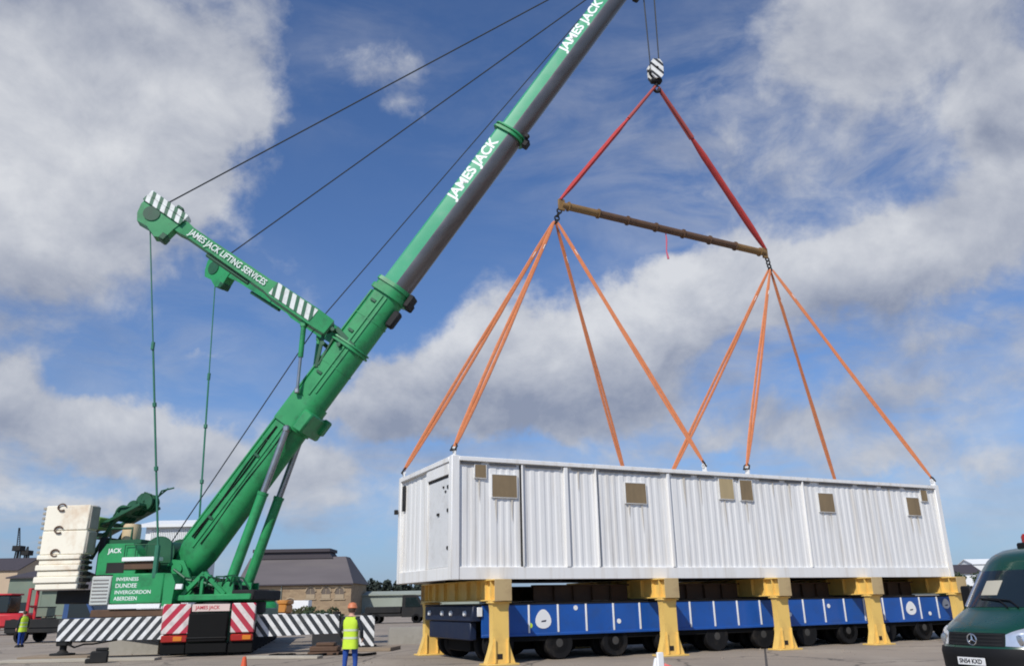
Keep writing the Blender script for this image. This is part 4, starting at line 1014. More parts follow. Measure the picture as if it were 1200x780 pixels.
def patch(v0, v1, z0, z1, off, nvv=10, nz=8, shape=None):
    vs = []
    for j in range(nz+1):
        for k in range(nvv+1):
            v = v0+(v1-v0)*k/nvv; z = z0+(z1-z0)*j/nz
            if shape: v, z = shape(k/nvv, j/nz, v, z)
            vs.append(vsurf(v, z, off))
    nb = len(vs)
    for j in range(nz+1):
        for k in range(nvv+1):
            v = v0+(v1-v0)*k/nvv; z = z0+(z1-z0)*j/nz
            if shape: v, z = shape(k/nvv, j/nz, v, z)
            vs.append(vsurf(v, z, off-.05))
    w = nvv+1; fs = [[j*w+k, j*w+k+1, (j+1)*w+k+1, (j+1)*w+k] for j in range(nz) for k in range(nvv)]
    rim = [k for k in range(w)]+[j*w+nvv for j in range(1, nz+1)]+[nz*w+k for k in range(nvv-1, -1, -1)]+[j*w for j in range(nz-1, 0, -1)]
    for i in range(len(rim)): p, q = rim[i], rim[(i+1) % len(rim)]; fs.append([p, q, q+nb, p+nb])
    return vs, fs
def vpart(name, m, *a, parent=None, **k):
    f = MB(VT); f.add(*patch(*a, **k)); return f.build(name, M[m] if isinstance(m, str) else m, parent or van, 50)
ws = vpart('windscreen', 'glass', -.9, .9, 1.47, 2.07, .008, nvv=16, nz=10)
vpart('bumper', 'plastic', -.99, .99, .26, .86, .022, nvv=22, nz=8)
gr_ = vpart('grille', 'plastic', -.56, .56, .89, 1.09, .010, nvv=12, nz=4)
for z in (.91, .96, 1.01, 1.06): vpart('grille_bar', 'dark', -.52, .52, z, z+.014, .018, nvv=12, nz=1, parent=gr_)
for s in (-1, 1):
    hl = vpart('headlamp', 'lamp', s*.57, s*.97, .88, 1.2, .012, nvv=12, nz=8, shape=lambda a, b, v, z: (v, .885+.015*(1-a)+(.17+.20*a-.10*a**4)*b))
    vpart('indicator', 'amber', s*.88, s*.96, .90, 1.02, .018, nvv=4, nz=3, parent=hl)
    f = MB(VT); f.lathe([(.001, .02), (.075, .015), (.085, 0), (.001, 0)], vsurf(s*.74, .98, .006), 16, 'x'); f.build('reflector', M['silver'], hl)
    f = MB(VT); f.box(vsurf(s*.55, .44, .03), (.02, .26, .11), .02); f.build('fog_lamp_recess', M['dark'], van)
    # wiper
    f = MB(VT); f.tube([vsurf(.1*s+.25, 1.455, .03), vsurf(.1*s+.05, 1.56, .035), vsurf(.1*s-.42, 1.60, .03)], .012, 6); f.build('wiper', M['plastic'], van)
    # pillar trim beside the glass
    f = MB(VT); f.tube([vsurf(s*.935, 1.47, .012), vsurf(s*.93, 1.8, .012), vsurf(s*.925, 2.06, .012)], .022, 6); f.build('pillar_trim', M['silver'], van)
    # flank: window, mirror, wheels, rubbing strip
    xw = vsurf(s, 1.6)[0]
    f = MB(VT); f.prism([(xw-.12, 1.46), (xw-.55, 2.08), (xw-1.15, 2.1), (xw-1.2, 1.46)], s*.93, s*.955); f.build('side_window', M['glass'], van)
    f = MB(VT); f.box((xw-.2, s*1.1, 1.62), (.12, .24, .42), .05); f.bar((xw-.25, s*.93, 1.5), (xw-.22, s*1.05, 1.5), .06, .06); mi_ = f.build('door_mirror', M['plastic'], van)
    f = MB(VT); f.b2(-5.5, -1.0, s*.945, s*.965, .72, .82, .008); f.build('rubbing_strip', M['plastic'], van)
    for xx in (-1.0, -4.55):
        f = MB(VT); f.lathe([(.42, -.02), (.42, .02), (.001, .02)] if s > 0 else [(.001, -.02), (.42, -.02), (.42, .02)], (xx, s*.945, .42), 28, 'y'); f.build('wheel_arch', M['black'], van)
        f = MB(VT); f.lathe([(.2, -.11), (.31, -.11), (.335, -.08), (.335, .08), (.31, .11), (.2, .11), (.2, -.11)], (xx, s*.875, .336), 28, 'y'); wh_ = f.build('wheel', M['tyre'], van)
        f = MB(VT); f.lathe([(.04, -.1), (.19, -.07), (.2, -.105), (.2, .105), (.19, .07), (.04, .1)], (xx, s*.875, .336), 20, 'y'); f.build('rim', M['rim'], wh_)
# three pointed star in a ring on the grille
ec = Vector(vsurf(0, .985, .028)); f = MB(VT)
f.tube([ec+Vector((0, .085*math.cos(t), .085*math.sin(t))) for t in [R(q) for q in range(0, 361, 20)]], .011, 8)
for q in (90, 210, 330): f.tube([ec, ec+Vector((0, .085*math.cos(R(q)), .085*math.sin(R(q))))], [.016, .005], 6)
f.build('emblem', M['silver'], gr_)
pc = Vector(vsurf(0, .66, .05)); f = MB(VT); f.box(pc, (.012, .52, .115), .004); npl = f.build('number_plate', M['white'], van)
lettering('plate_lettering', 'SN54 KXD', .095, VT @ frame(pc+Vector((.008, -.225, 0)), (0, 1, 0), (0, 0, 1), (1, 0, 0)), M['black'], npl, bold=.01, xs=.98)
# pale patch added on the glass for what shows through the van, roof beacon
vpart('see_through_patch', mat('see_through_pale', (.42, .39, .31), .8, var=.05), -.55, -.18, 1.66, 1.90, .013, nvv=4, nz=3, parent=ws)
f = MB(VT); f.b2(-2.32, -2.05, -.5, .5, 2.44, 2.56, .03); bb = f.build('beacon_bar', M['plastic'], van)
for y in (-.34, .34):
    f = MB(VT); f.lathe([(.1, 0), (.1, .1), (.07, .15), (.001, .16)], (-2.18, y, 2.561), 16); f.build('beacon_lens', M['redlens'] if y < 0 else M['cone'], bb)

#@@BACKDROP
# ------------------------------------------------------------------ buildings and machines beyond the yard
def stone_material():
    m, nt, bs = nodes_of('rubble_sandstone'); N = nt.nodes.new; L = nt.links.new
    tc = N('ShaderNodeTexCoord'); v = N('ShaderNodeTexVoronoi'); v.inputs['Scale'].default_value = 1.7
    mp = N('ShaderNodeMapping'); mp.inputs['Scale'].default_value = (1, 1, 1.7); L(tc.outputs['Object'], mp.inputs[0]); L(mp.outputs[0], v.inputs['Vector'])
    hs = N('ShaderNodeSeparateColor'); L(v.outputs['Color'], hs.inputs[0])
    mx = N('ShaderNodeMix'); mx.data_type = 'RGBA'; L(hs.outputs[0], mx.inputs[0]); mx.inputs[6].default_value = (.235, .15, .08, 1); mx.inputs[7].default_value = (.40, .28, .155, 1)
    n = N('ShaderNodeTexNoise'); n.inputs['Scale'].default_value = .25; n.inputs['Detail'].default_value = 8; L(tc.outputs['Object'], n.inputs['Vector'])
    m2 = N('ShaderNodeMix'); m2.data_type = 'RGBA'; L(n.outputs[0], m2.inputs[0]); L(mx.outputs[2], m2.inputs[6]); m2.inputs[7].default_value = (.29, .22, .15, 1)
    L(m2.outputs[2], bs.inputs['Base Color']); bs.inputs['Roughness'].default_value = .95
    return m
M['stone'] = stone_material()
M['oldglass'] = mat('dusty_window_glass', (.13, .10, .075), .5, var=.2)
M['sillstone'] = mat('dressed_sandstone', (.36, .28, .185), .9, var=.1)
YB = 140.0
p0 = at(280, 682, YB); p1 = at(412, 682, YB); x0, x1 = p0.x, p1.x; ze = p1.z; zr_ = at(395, 652, YB+6).z; zr2 = at(385, 643.5, YB+6).z
sb_ = thing('stone_building', ((x0+x1)/2, YB+7, 0), 'long stone building with a slate roof and raised dark ridge behind the crane', 'building')
f = MB(); f.b2(x0, x1, YB, YB+14, 0, ze-.02, .02); f.build('wall', M['stone'], sb_)
f = MB(); xr0, xr1 = x0, x1-4.0
f.add([(x0-.3, YB-.5, ze-.1), (x1+.4, YB-.5, ze-.1), (x1+.4, YB+14.5, ze-.1), (x0-.3, YB+14.5, ze-.1), (xr0, YB+5, zr_), (x1-2.2, YB+5, zr_), (x1-2.2, YB+9, zr_), (xr0, YB+9, zr_)],
      [[0, 1, 5, 4], [1, 2, 6, 5], [2, 3, 7, 6], [3, 0, 4, 7], [4, 5, 6, 7], [0, 3, 2, 1]])
rf = f.build('roof', M['slate'], sb_, 0)
f = MB(); xe = at(386, 650, YB+5).x; f.prism([(x0+1, zr_-.3), (x0+1, zr_+.8), (xe, zr_+.8), (xe+.8, zr_-.3)], YB+4.4, YB+9.6); f.b2(x0+.6, xe+.3, YB+4.0, YB+10, zr_+.8, zr2+.1, .03); f.build('ridge_roof', M['ridge'], rf)
f = MB(); f.b2(x0-.3, x1+.4, YB-.62, YB-.5, ze-.32, ze-.12, .02); f.build('gutter', M['ridge'], rf)
wp = M['white']
for px, py in ((296, 698), (316, 699), (340, 708), (364, 695), (382, 695), (398, 695)):
    c = at(px, py, YB); f = MB(Matrix.Translation((c.x, YB, c.z)))
    arch = [(-.75, -.8), (-.75, .35), (-.55, .75), (0, .95), (.55, .75), (.75, .35), (.75, -.8)]
    f.prism(arch, -.06, .05); wi = f.build('window', M['oldglass'], sb_)
    f = MB(Matrix.Translation((c.x, YB, c.z))); f.b2(-.72, .72, -.1, -.062, -.78, -.1, .02); f.b2(-.95, .95, -.16, -.062, -1.0, -.8, .02); f.b2(-.04, .04, -.1, -.062, -.09, .8, .01); f.build('sill', M['sillstone'], wi)
    f = MB(Matrix.Translation((c.x, YB, c.z))); f.tube([(-.85, -.08, .3), (-.62, -.08, .85), (0, -.08, 1.08), (.62, -.08, .85), (.85, -.08, .3)], .12, 6); f.build('arch_surround', M['sillstone'], wi)
f = MB(); c = at(330, 690, YB); f.cyl((c.x, YB-.15, 0), (c.x, YB-.15, ze), .08, n=8); f.build('downpipe', M['greywall'], sb_)

def gabled(name, px0, px1, py_e, py_r, Y, depth, mw, mr, lab, cat='building', grp=None, axis='x', rows=0):
    a = at(px0, py_e, Y); b = at(px1, py_e, Y); zr = at((px0+px1)/2, py_r, Y+depth/2).z; ze = (a.z+b.z)/2
    zr = max(zr, ze+.3)
    t = thing(name, ((a.x+b.x)/2, Y+depth/2, 0), lab, cat, grp)
    f = MB(); xa, xb = a.x, b.x
    if axis == 'x':
        f.loft([[(xa, Y, 0), (xa, Y+depth, 0), (xa, Y+depth, ze), (xa, Y+depth/2, zr-.05), (xa, Y, ze)], [(xb, Y, 0), (xb, Y+depth, 0), (xb, Y+depth, ze), (xb, Y+depth/2, zr-.05), (xb, Y, ze)]])
        f.build('wall', mw, t, 0)
        f = MB(); f.loft([[(x, Y-.4, ze-.15), (x, Y+depth/2, zr), (x, Y+depth+.4, ze-.15), (x, Y+depth+.4, ze+.05), (x, Y+depth/2, zr+.22), (x, Y-.4, ze+.05)] for x in (xa-.4, xb+.4)]); f.build('roof', mr, t, 0)
    else:
        xm = (xa+xb)/2
        f.loft([[(xa, y, 0), (xb, y, 0), (xb, y, ze), (xm, y, zr-.05), (xa, y, ze)] for y in (Y, Y+depth)]); f.build('wall', mw, t, 0)
        f = MB(); f.loft([[(xa-.3, y, ze-.1), (xm, y, zr), (xb+.3, y, ze-.1), (xb+.3, y, ze+.08), (xm, y, zr+.2), (xa-.3, y, ze+.08)] for y in (Y-.3, Y+depth+.3)]); f.build('roof', mr, t, 0)
    w = xb-xa; nw = max(1, int(w/4))
    for r_ in range(rows):
        for k in range(nw):
            cx = xa+w*(k+.5)/nw; cz = ze*(.75 if r_ else .35)
            f = MB(); f.b2(cx-.5, cx+.5, Y-.05, Y+.05, cz-.6, cz+.6, .02); wi = f.build('window', M['glass'], t)
            f = MB(); f.b2(cx-.6, cx+.6, Y-.12, Y-.052, cz-.75, cz-.62, .02); f.build('sill', M['white'], wi)
    return t
# pale shed seen past the boom foot
t = gabled('storage_shed', 172, 226, 615, 613, 58, 5, M['shedwhite'], M['shedwhite'], 'tall white clad shed standing behind the foot of the boom', 'shed')
f = MB(); a = at(172, 660, 58); b = at(226, 660, 58)
for k in range(26): x = a.x+(b.x-a.x)*(k+.5)/26; f.b2(x-.04, x+.04, 57.93, 57.998, .1, at(200, 616, 58).z-.2, .01)
f.build('cladding_rib', M['shedwhite'], t)
gabled('town_house', -40, 21, 668, 655, 190, 14, M['beige'], M['ridge'], 'beige rendered town house with a dark roof beyond the red machine', 'house', rows=1)
gabled('warehouse', 12, 52, 676, 668, 120, 18, M['mosswall'], M['ridge'], 'weathered green clad warehouse behind the worker in the far distance', 'warehouse', rows=1)
gabled('warehouse', 50, 120, 690, 683, 110, 14, M['mosswall'], M['slate'], 'low mottled warehouse showing beneath the counterweight', 'warehouse', rows=1)
gabled('boundary_shed', 418, 500, 696, 693.5, 150, 10, M['greywall'], M['greywall'], 'long low grey green shed between the stone building and the cabin', 'shed')
gabled('boundary_shed', 500, 760, 697, 694, 165, 10, M['greywall'], M['slate'], 'low grey shed glimpsed beneath the white cabin', 'shed')
gabled('cottage', 1118, 1150, 671, 662, 210, 9, M['white'], M['ridge'], 'white cottage with a dark roof just beyond the end of the cabin', 'house', rows=1)
gabled('cottage', 1140, 1178, 660, 655, 300, 10, M['shedwhite'], M['shedwhite'], 'pale flat roofed house high behind the van roof', 'house', rows=1)
gabled('cottage', 1185, 1240, 664, 656, 260, 10, M['beige'], M['slate'], 'beige cottage behind the dark green van', 'house', rows=1)

# foliage
def leaf_cloud(f, c, rad, n, size, seed, mi=0):
    rnd = random.Random(seed)
    cl = [(Vector((rnd.gauss(0, .5), rnd.gauss(0, .5), rnd.uniform(-.7, .9))), rnd.uniform(.3, .55)) for _ in range(14)]
    for _ in range(n):
        q, rr = rnd.choice(cl); d = Vector((rnd.gauss(0, 1), rnd.gauss(0, 1), rnd.gauss(0, 1))); d = d.normalized()*rr*rnd.random()**.4
        p = Vector(c)+Vector(((q.x+d.x)*rad[0], (q.y+d.y)*rad[1], (q.z+d.z)*rad[2]))
        if p.z < .05: continue
        a = Vector((rnd.gauss(0, 1), rnd.gauss(0, 1), rnd.gauss(0, 1))).normalized(); b = a.cross(Vector((rnd.gauss(0, 1), rnd.gauss(0, 1), rnd.gauss(0, 1)))).normalized()
        s = size*rnd.uniform(.6, 1.3)
        f.add([p-a*s, p+b*s*.6, p+a*s, p-b*s*.6], [[0, 1, 2, 3]], mi)
def tree(name, x, y, h, rad, lab, cat, m, seed, grp=None, n=1300, leaf=.22):
    t = thing(name, (x, y, 0), lab, cat, grp)
    f = MB(); rnd = random.Random(seed); f.tube([(x, y, 0), (x+.1, y, h*.35), (x-.05, y, h*.7)], [.05*h**.6+.06, .04*h**.6+.03, .05], 8)
    for k in range(6): an = k*1.05; f.tube([(x, y, h*(.3+.06*k)), (x+math.cos(an)*rad*.5, y+math.sin(an)*rad*.5, h*(.5+.06*k))], [.05+.01*h, .03], 6)
    f.build('trunk', M['bark'], t)
    f = MB(); leaf_cloud(f, (x, y, h*.62), (rad, rad, h*.40), n, leaf, seed); f.build('crown', M[m], t, 0)
    return t
# far wood, one mass
f = MB(); rnd = random.Random(5)
for px, py, k in [(436, 684, 0), (444, 681, 1), (452, 682, 2), (460, 684, 3), (468, 683, 4), (428, 686, 5), (422, 688, 6), (478, 684, 7), (490, 683, 8), (505, 682, 9)]:
    c = at(px, py, 330); leaf_cloud(f, (c.x, 330+rnd.uniform(-4, 4), c.z*.55), (3.2, 3.0, c.z*.5), 700, .8, 40+k)
o = f.build('woodland', M['farleaf'], None, 0); tag(o, 'dark far belt of trees beyond the low grey shed', 'woodland', None, 'stuff')
for i, (px, Y, h, rad, lab) in enumerate(((372, 74, 1.5, 1.5, 'dark low bush in front of the arched windows of the stone building'), (389, 70, 1.3, 1.2, 'smaller dark bush in front of the corner of the stone building'), (352, 90, 1.5, 1.3, 'olive bush half way along the stone building front'))):
    c = at(px, 715, Y); t = thing('bush', (c.x, Y, 0), lab, 'bush', 'bushes before the stone building')
    f = MB(); leaf_cloud(f, (c.x, Y, h*.45), (rad, rad, h*.5), 900, .14, 60+i); f.build('foliage', M['leaf' if i < 2 else 'leaf2'], t, 0)
    f = MB(); f.tube([(c.x, Y, 0), (c.x+.05, Y, h*.5)], [.08, .04], 6); f.build('stem', M['bark'], t)
for i, (px, Y, h, lab) in enumerate(((1126, 150, 4.6, 'round dark tree beside the white cottage'), (1108, 170, 4.2, 'dark tree at the far end of the cabin'), (1160, 190, 5.0, 'dark tree behind the pillar of the green van'), (60, 150, 4.0, 'dark tree at the edge of the green warehouse'))):
    c = at(px, 700, Y); tree('broadleaf_tree', c.x, Y, h, h*.5, lab, 'tree', 'leaf', 80+i, 'trees on the far side of the yard')

# harbour cranes on the skyline
for i, (px, pt_, pb, Y, lean, lab) in enumerate(((20, 618, 660, 260, 1.2, 'thin tall harbour crane jib on the skyline beyond the town house'), (30, 640, 664, 280, 2.2, 'shorter harbour crane jib on the skyline next to the taller one'))):
    top = at(px+3, pt_, Y); bs_ = at(px-1, pb, Y)
    t = thing('harbour_crane', (bs_.x, Y, 0), lab, 'crane', 'harbour cranes on the skyline')
    f = MB(); 
    for dx, dy in ((-.9, -.9), (.9, -.9), (.9, .9), (-.9, .9)): f.bar((bs_.x+dx*1.3, Y+dy*1.3, 0), (bs_.x+dx*.5, Y+dy*.5, bs_.z+4), .35, .35)
    f.box((bs_.x, Y, bs_.z+4.6), (2.6, 3, 1.6), .1); f.build('tower', M['dark'], t)
    f = MB(); q = Vector((bs_.x, Y, bs_.z+5)); tp = Vector((top.x, Y, top.z))
    for dx, dy in ((-.5, -.4), (.5, -.4), (0, .5)): f.bar(q+Vector((dx, dy, 0)), tp+Vector((dx*.3, dy*.3, 0)), .22, .22)
    for k in range(9): u = k/9; f.bar(q.lerp(tp, u)+Vector((-.5*(1-u*.7), -.4, 0)), q.lerp(tp, u+.1)+Vector((.5*(1-u*.7), -.4, 0)), .14, .14)
    f.build('jib', M['dark'], t)

def machine_red():
    c = at(8, 728, 62); x, y = c.x, 62
    t = thing('forklift_truck', (x, y, 0), 'red heavy forklift with a tall mast parked at the yard edge', 'forklift')
    f = MB(); f.b2(x-2.6, x+1.5, y-.9, y+.9, .5, 1.5, .15); f.b2(x-2.5, x-1.2, y-.85, y+.85, 1.5, 2.0, .2); f.build('body', M['machred'], t)
    f = MB(); f.b2(x-1.0, x+.4, y-.75, y+.75, 1.5, 2.75, .08); f.build('cab', M['glass'], t)
    f = MB(); f.b2(x-1.1, x+.5, y-.8, y+.8, 2.75, 2.87, .04); f.build('cab_roof', M['machred'], t)
    f = MB()
    for s in (-.5, .5): f.b2(x+1.55, x+1.75, y+s-.08, y+s+.08, .2, 3.2, .02)
    for z in (.7, 1.9, 3.1): f.b2(x+1.56, x+1.74, y-.5, y+.5, z, z+.12, .02)
    ms = f.build('mast', M['machred'], t)
    f = MB()
    for s in (-.35, .35): f.b2(x+1.76, x+2.9, y+s-.07, y+s+.07, .15, .22, .01)
    f.build('fork', M['dark'], ms)
    for dx in (-1.9, 1.0):
        for s in (-1, 1):
            f = MB(); f.lathe([(.25, -.2), (.5, -.2), (.55, -.12), (.55, .12), (.5, .2), (.25, .2), (.25, -.2)], (x+dx, y+s*.85, .552), 22, 'y'); w = f.build('wheel', M['tyre'], t)
            f = MB(); f.lathe([(.05, -.12), (.25, -.1), (.25, .1), (.05, .12)], (x+dx, y+s*.85, .552), 16, 'y'); f.build('rim', M['machred'], w)
machine_red()

def truck(name, px, Y, lab, cat, m, s=1.0, face=1, box=None, bm=None):
    """small cab-over truck or van seen side on; face = +1 nose towards +x"""
    c = at(px, 715, Y); x, y = c.x, Y
    t = thing(name, (x, y, 0), lab, cat, None, 0 if face > 0 else math.pi); T = ROOTM[t] @ Matrix.Scale(s, 4)
    f = MB(T); f.loft([[(px_, yy, pz) for px_, pz in ((2.3, .45), (2.4, .9), (2.1, 1.15), (1.55, 2.0), (1.3, 2.12), (.35, 2.12), (.3, .45))] for yy in (-.95, .95)]); cb = f.build('cab', M[m], t, 30)
    f = MB(T); f.add([(2.105, -.8, 1.2), (2.105, .8, 1.2), (1.6, .75, 1.98), (1.6, -.75, 1.98), (2.0, -.8, 1.15), (2.0, .8, 1.15), (1.5, .75, 1.95), (1.5, -.75, 1.95)], [[0, 1, 2, 3], [4, 5, 6, 7], [0, 1, 5, 4], [2, 3, 7, 6], [0, 3, 7, 4], [1, 2, 6, 5]]); f.build('windscreen', M['glass'], cb)
    for q in (-1, 1):
        f = MB(T); f.prism([(1.85, 1.2), (1.45, 1.92), (.6, 1.92), (.6, 1.2)], q*.955-.012, q*.955+.012); f.build('side_window', M['glass'], cb)
        f = MB(T); f.lathe([(.001, 0), (.12, 0), (.12, .05), (.001, .05)], (2.36, q*.7, .75), 14, 'x'); f.build('headlamp', M['lamp'], cb)
    f = MB(T); f.b2(-2.6, .28, -.9, .9, .5, .75, .03)
    if not box: 
        f.b2(-2.6, .25, -.95, -.9, .75, 1.15, .02); f.b2(-2.6, .25, .9, .95, .75, 1.15, .02); f.b2(-2.6, -2.55, -.9, .9, .75, 1.15, .02)
    f.build('flatbed', M['dark'], t)
    if box: f = MB(T); f.b2(-2.6, .25, -.97, .97, .76, box, .05); f.build('cargo_box', M[bm or m], t)
    for dx in (1.45, -1.7):
        for q in (-1, 1):
            f = MB(T); f.lathe([(.2, -.1), (.33, -.1), (.36, -.06), (.36, .06), (.33, .1), (.2, .1), (.2, -.1)], (dx, q*.86, .362), 22, 'y'); w = f.build('wheel', M['tyre'], t)
            f = MB(T); f.lathe([(.03, -.07), (.2, -.05), (.2, .05), (.03, .07)], (dx, q*.86, .362), 16, 'y'); f.build('rim', M['rim'], w)
    return t
truck('pickup_truck', 78, 47, 'dark blue pickup truck half hidden below the counterweight', 'truck', 'carblue', 1.05, 1)
truck('delivery_van', 340, 112, 'small white box van parked before the stone building', 'van', 'white', 1.0, -1, 2.3)
truck('flatbed_truck', 468, 78, 'dark flatbed truck parked between the man in yellow and the cabin', 'truck', 'dark', 1.15, 1, 1.25)
truck('delivery_van', 620, 58, 'white van seen through the gap between cabin floor and trailer deck', 'van', 'white', 1.1, 1, 2.2)

def excavator(px, Y, lab, m, face=1):
    c = at(px, 716, Y); x, y = c.x, Y
    t = thing('excavator', (x, y, 0), lab, 'excavator', None, 0 if face > 0 else math.pi); T = ROOTM[t]
    for q in (-1, 1):
        f = MB(T); f.prism([(-1.7, .15), (-1.9, .5), (-1.7, .85), (1.7, .85), (1.9, .5), (1.7, .15), (1.4, 0), (-1.4, 0)], q*1.0-.28, q*1.0+.28); f.build('track', M['black'], t)
    f = MB(T); f.b2(-1.9, 1.2, -1.2, 1.2, 1.0, 1.8, .12); f.b2(-2.0, -1.0, -1.2, 1.2, 1.8, 2.2, .15); f.cyl((0, 0, .8), (0, 0, 1.0), .7); f.build('house', M[m], t)
    f = MB(T); f.b2(-.1, 1.2, .2, 1.15, 1.8, 2.9, .08); cb = f.build('cab', M['glass'], t)
    f = MB(T); f.b2(-.15, 1.25, .15, 1.2, 2.9, 3.0, .04); f.build('cab_roof', M[m], cb)
    f = MB(T); f.bar((1.0, -.2, 1.7), (2.6, -.2, 3.6), .35, .5, (0, 1, 0)); f.bar((2.5, -.2, 3.6), (4.1, -.2, 3.1), .33, .42, (0, 1, 0)); bo = f.build('boom', M[m], t)
    f = MB(T); f.bar((4.0, -.2, 3.3), (4.5, -.2, 1.3), .28, .34, (0, 1, 0)); f.build('dipper_arm', M[m], bo)
    f = MB(T); f.prism([(4.2, 1.2), (4.9, 1.1), (4.8, .4), (4.2, .15), (3.7, .5), (3.9, .7), (4.3, .6)], -.7, .3); f.build('bucket', M['dark'], bo)
excavator(316, 82, 'orange excavator parked behind the striped outrigger before the stone building', 'machorange', -1)
# yellow skip behind the left outrigger
c = at(121, 720, 52); f = MB(Matrix.Translation((c.x, 52, 0)) @ Matrix.Scale(1.15, 4)); f.prism([(-.62, 0), (-.95, 1.25), (.95, 1.25), (.62, 0)], -.8, .8); f.b2(-1.0, 1.0, -.86, .86, 1.251, 1.33, .02)
t = thing('rubbish_skip', (c.x, 52, 0), 'yellow skip with a pale sheet on top behind the striped outrigger', 'skip'); f.build('bin', M['yellow'], t)
f = MB(Matrix.Translation((c.x, 52, 0)) @ Matrix.Scale(1.15, 4)); f.b2(-.5, .55, -.6, .6, 1.331, 1.5, .06); f.build('cover_sheet', M['tanply'], t)
# stacked red and brown boxes by the forklift
for px_, Y, w_, h_, zb_, m_, lab in ((33, 64, 1.5, 1.2, 0, 'machred', 'red steel box standing on the ground beside the forklift mast'), (50, 66, 1.7, 1.1, 0, 'rust', 'rusty brown steel box between the red box and the blue pickup'), (50.5, 66, 1.3, .8, 1.125, 'mosswall', 'smaller green box stacked on the rusty steel box')):
    c = at(px_, 715, Y); t = thing('storage_box', (c.x, Y, zb_), lab, 'box', 'steel boxes at the yard edge'); T = ROOTM[t]
    f = MB(T); f.b2(-w_/2, w_/2, -.6, .6, .08, h_-.06, .02); f.build('body', M[m_], t)
    f = MB(T); f.b2(-w_/2-.03, w_/2+.03, -.63, .63, h_-.058, h_, .01); f.build('lid', M['dark'], t)
    for q in (-1, 1): f = MB(T); f.b2(q*w_*.35-.1, q*w_*.35+.1, -.58, .58, 0, .079, .01); f.build('skid', M['timber'], t)
# rail fence far off on the left
x0f, x1f = at(-20, 728, 70).x, at(210, 728, 70).x
t = thing('yard_fence', ((x0f+x1f)/2, 70, 0), 'long dark mesh fence at the far edge of the yard behind the crane', 'fence')
f = MB(); npz = 22
for k in range(npz): f.b2(x0f+(x1f-x0f)*k/npz-.04, x0f+(x1f-x0f)*k/npz+.04, 69.96, 70.04, 0, 1.3, .01)
f.build('post', M['dark'], t)
f = MB()
for z in (.15, .5, .85, 1.2): f.b2(x0f, x1f, 69.9, 69.95, z, z+.06, .01)
f.build('rail', M['rust'], t)

#@@LIGHT
# ------------------------------------------------------------------ light and sky
SUN_AZ, SUN_EL = 205.0, 43.0     # compass bearing with +Y as north, elevation
sv = Vector((math.sin(R(SUN_AZ))*math.cos(R(SUN_EL)), math.cos(R(SUN_AZ))*math.cos(R(SUN_EL)), math.sin(R(SUN_EL))))
sl = bpy.data.lights.new('sun', 'SUN'); sl.energy = 3.9; sl.angle = R(.53); sl.color = (1, .955, .88)
so = bpy.data.objects.new('sun', sl); COL.objects.link(so); so.rotation_euler = sv.to_track_quat('Z', 'Y').to_euler(); so.location = (0, 0, 60)

w = bpy.data.worlds.new('World'); scene.world = w; w.use_nodes = True
nt = w.node_tree; N = nt.nodes.new; L = nt.links.new
bg = nt.nodes['Background']; wo = nt.nodes['World Output']
sky = N('ShaderNodeTexSky'); sky.sky_type = 'NISHITA'; sky.sun_disc = False; sky.sun_elevation = R(SUN_EL); sky.sun_rotation = R(SUN_AZ)
sky.air_density = 1.0; sky.dust_density = .6; sky.ozone_density = 1.6
tc = N('ShaderNodeTexCoord')
def mth(op, *a, clamp=False):
    n = N('ShaderNodeMath'); n.operation = op; n.use_clamp = clamp
    for i, v in enumerate(a):
        if isinstance(v, (int, float)): n.inputs[i].default_value = v
        else: L(v, n.inputs[i])
    return n.outputs[0]
def wnoise(scale, det=9, rough=.58, off=(0, 0, 0), st=(1, 1, 1), dist=0.0):
    mp = N('ShaderNodeMapping'); mp.inputs['Location'].default_value = off; mp.inputs['Scale'].default_value = st; L(tc.outputs['Generated'], mp.inputs['Vector'])
    n = N('ShaderNodeTexNoise'); n.inputs['Scale'].default_value = scale; n.inputs['Detail'].default_value = det; n.inputs['Roughness'].default_value = rough; n.inputs['Distortion'].default_value = dist
    L(mp.outputs[0], n.inputs['Vector']); return n.outputs[0]
sep = N('ShaderNodeSeparateXYZ'); L(tc.outputs['Generated'], sep.inputs[0])
AZ = mth('MULTIPLY', mth('ARCTAN2', sep.outputs[0], sep.outputs[1]), 57.2958)
EL = mth('MULTIPLY', mth('ARCSINE', sep.outputs[2]), 57.2958)
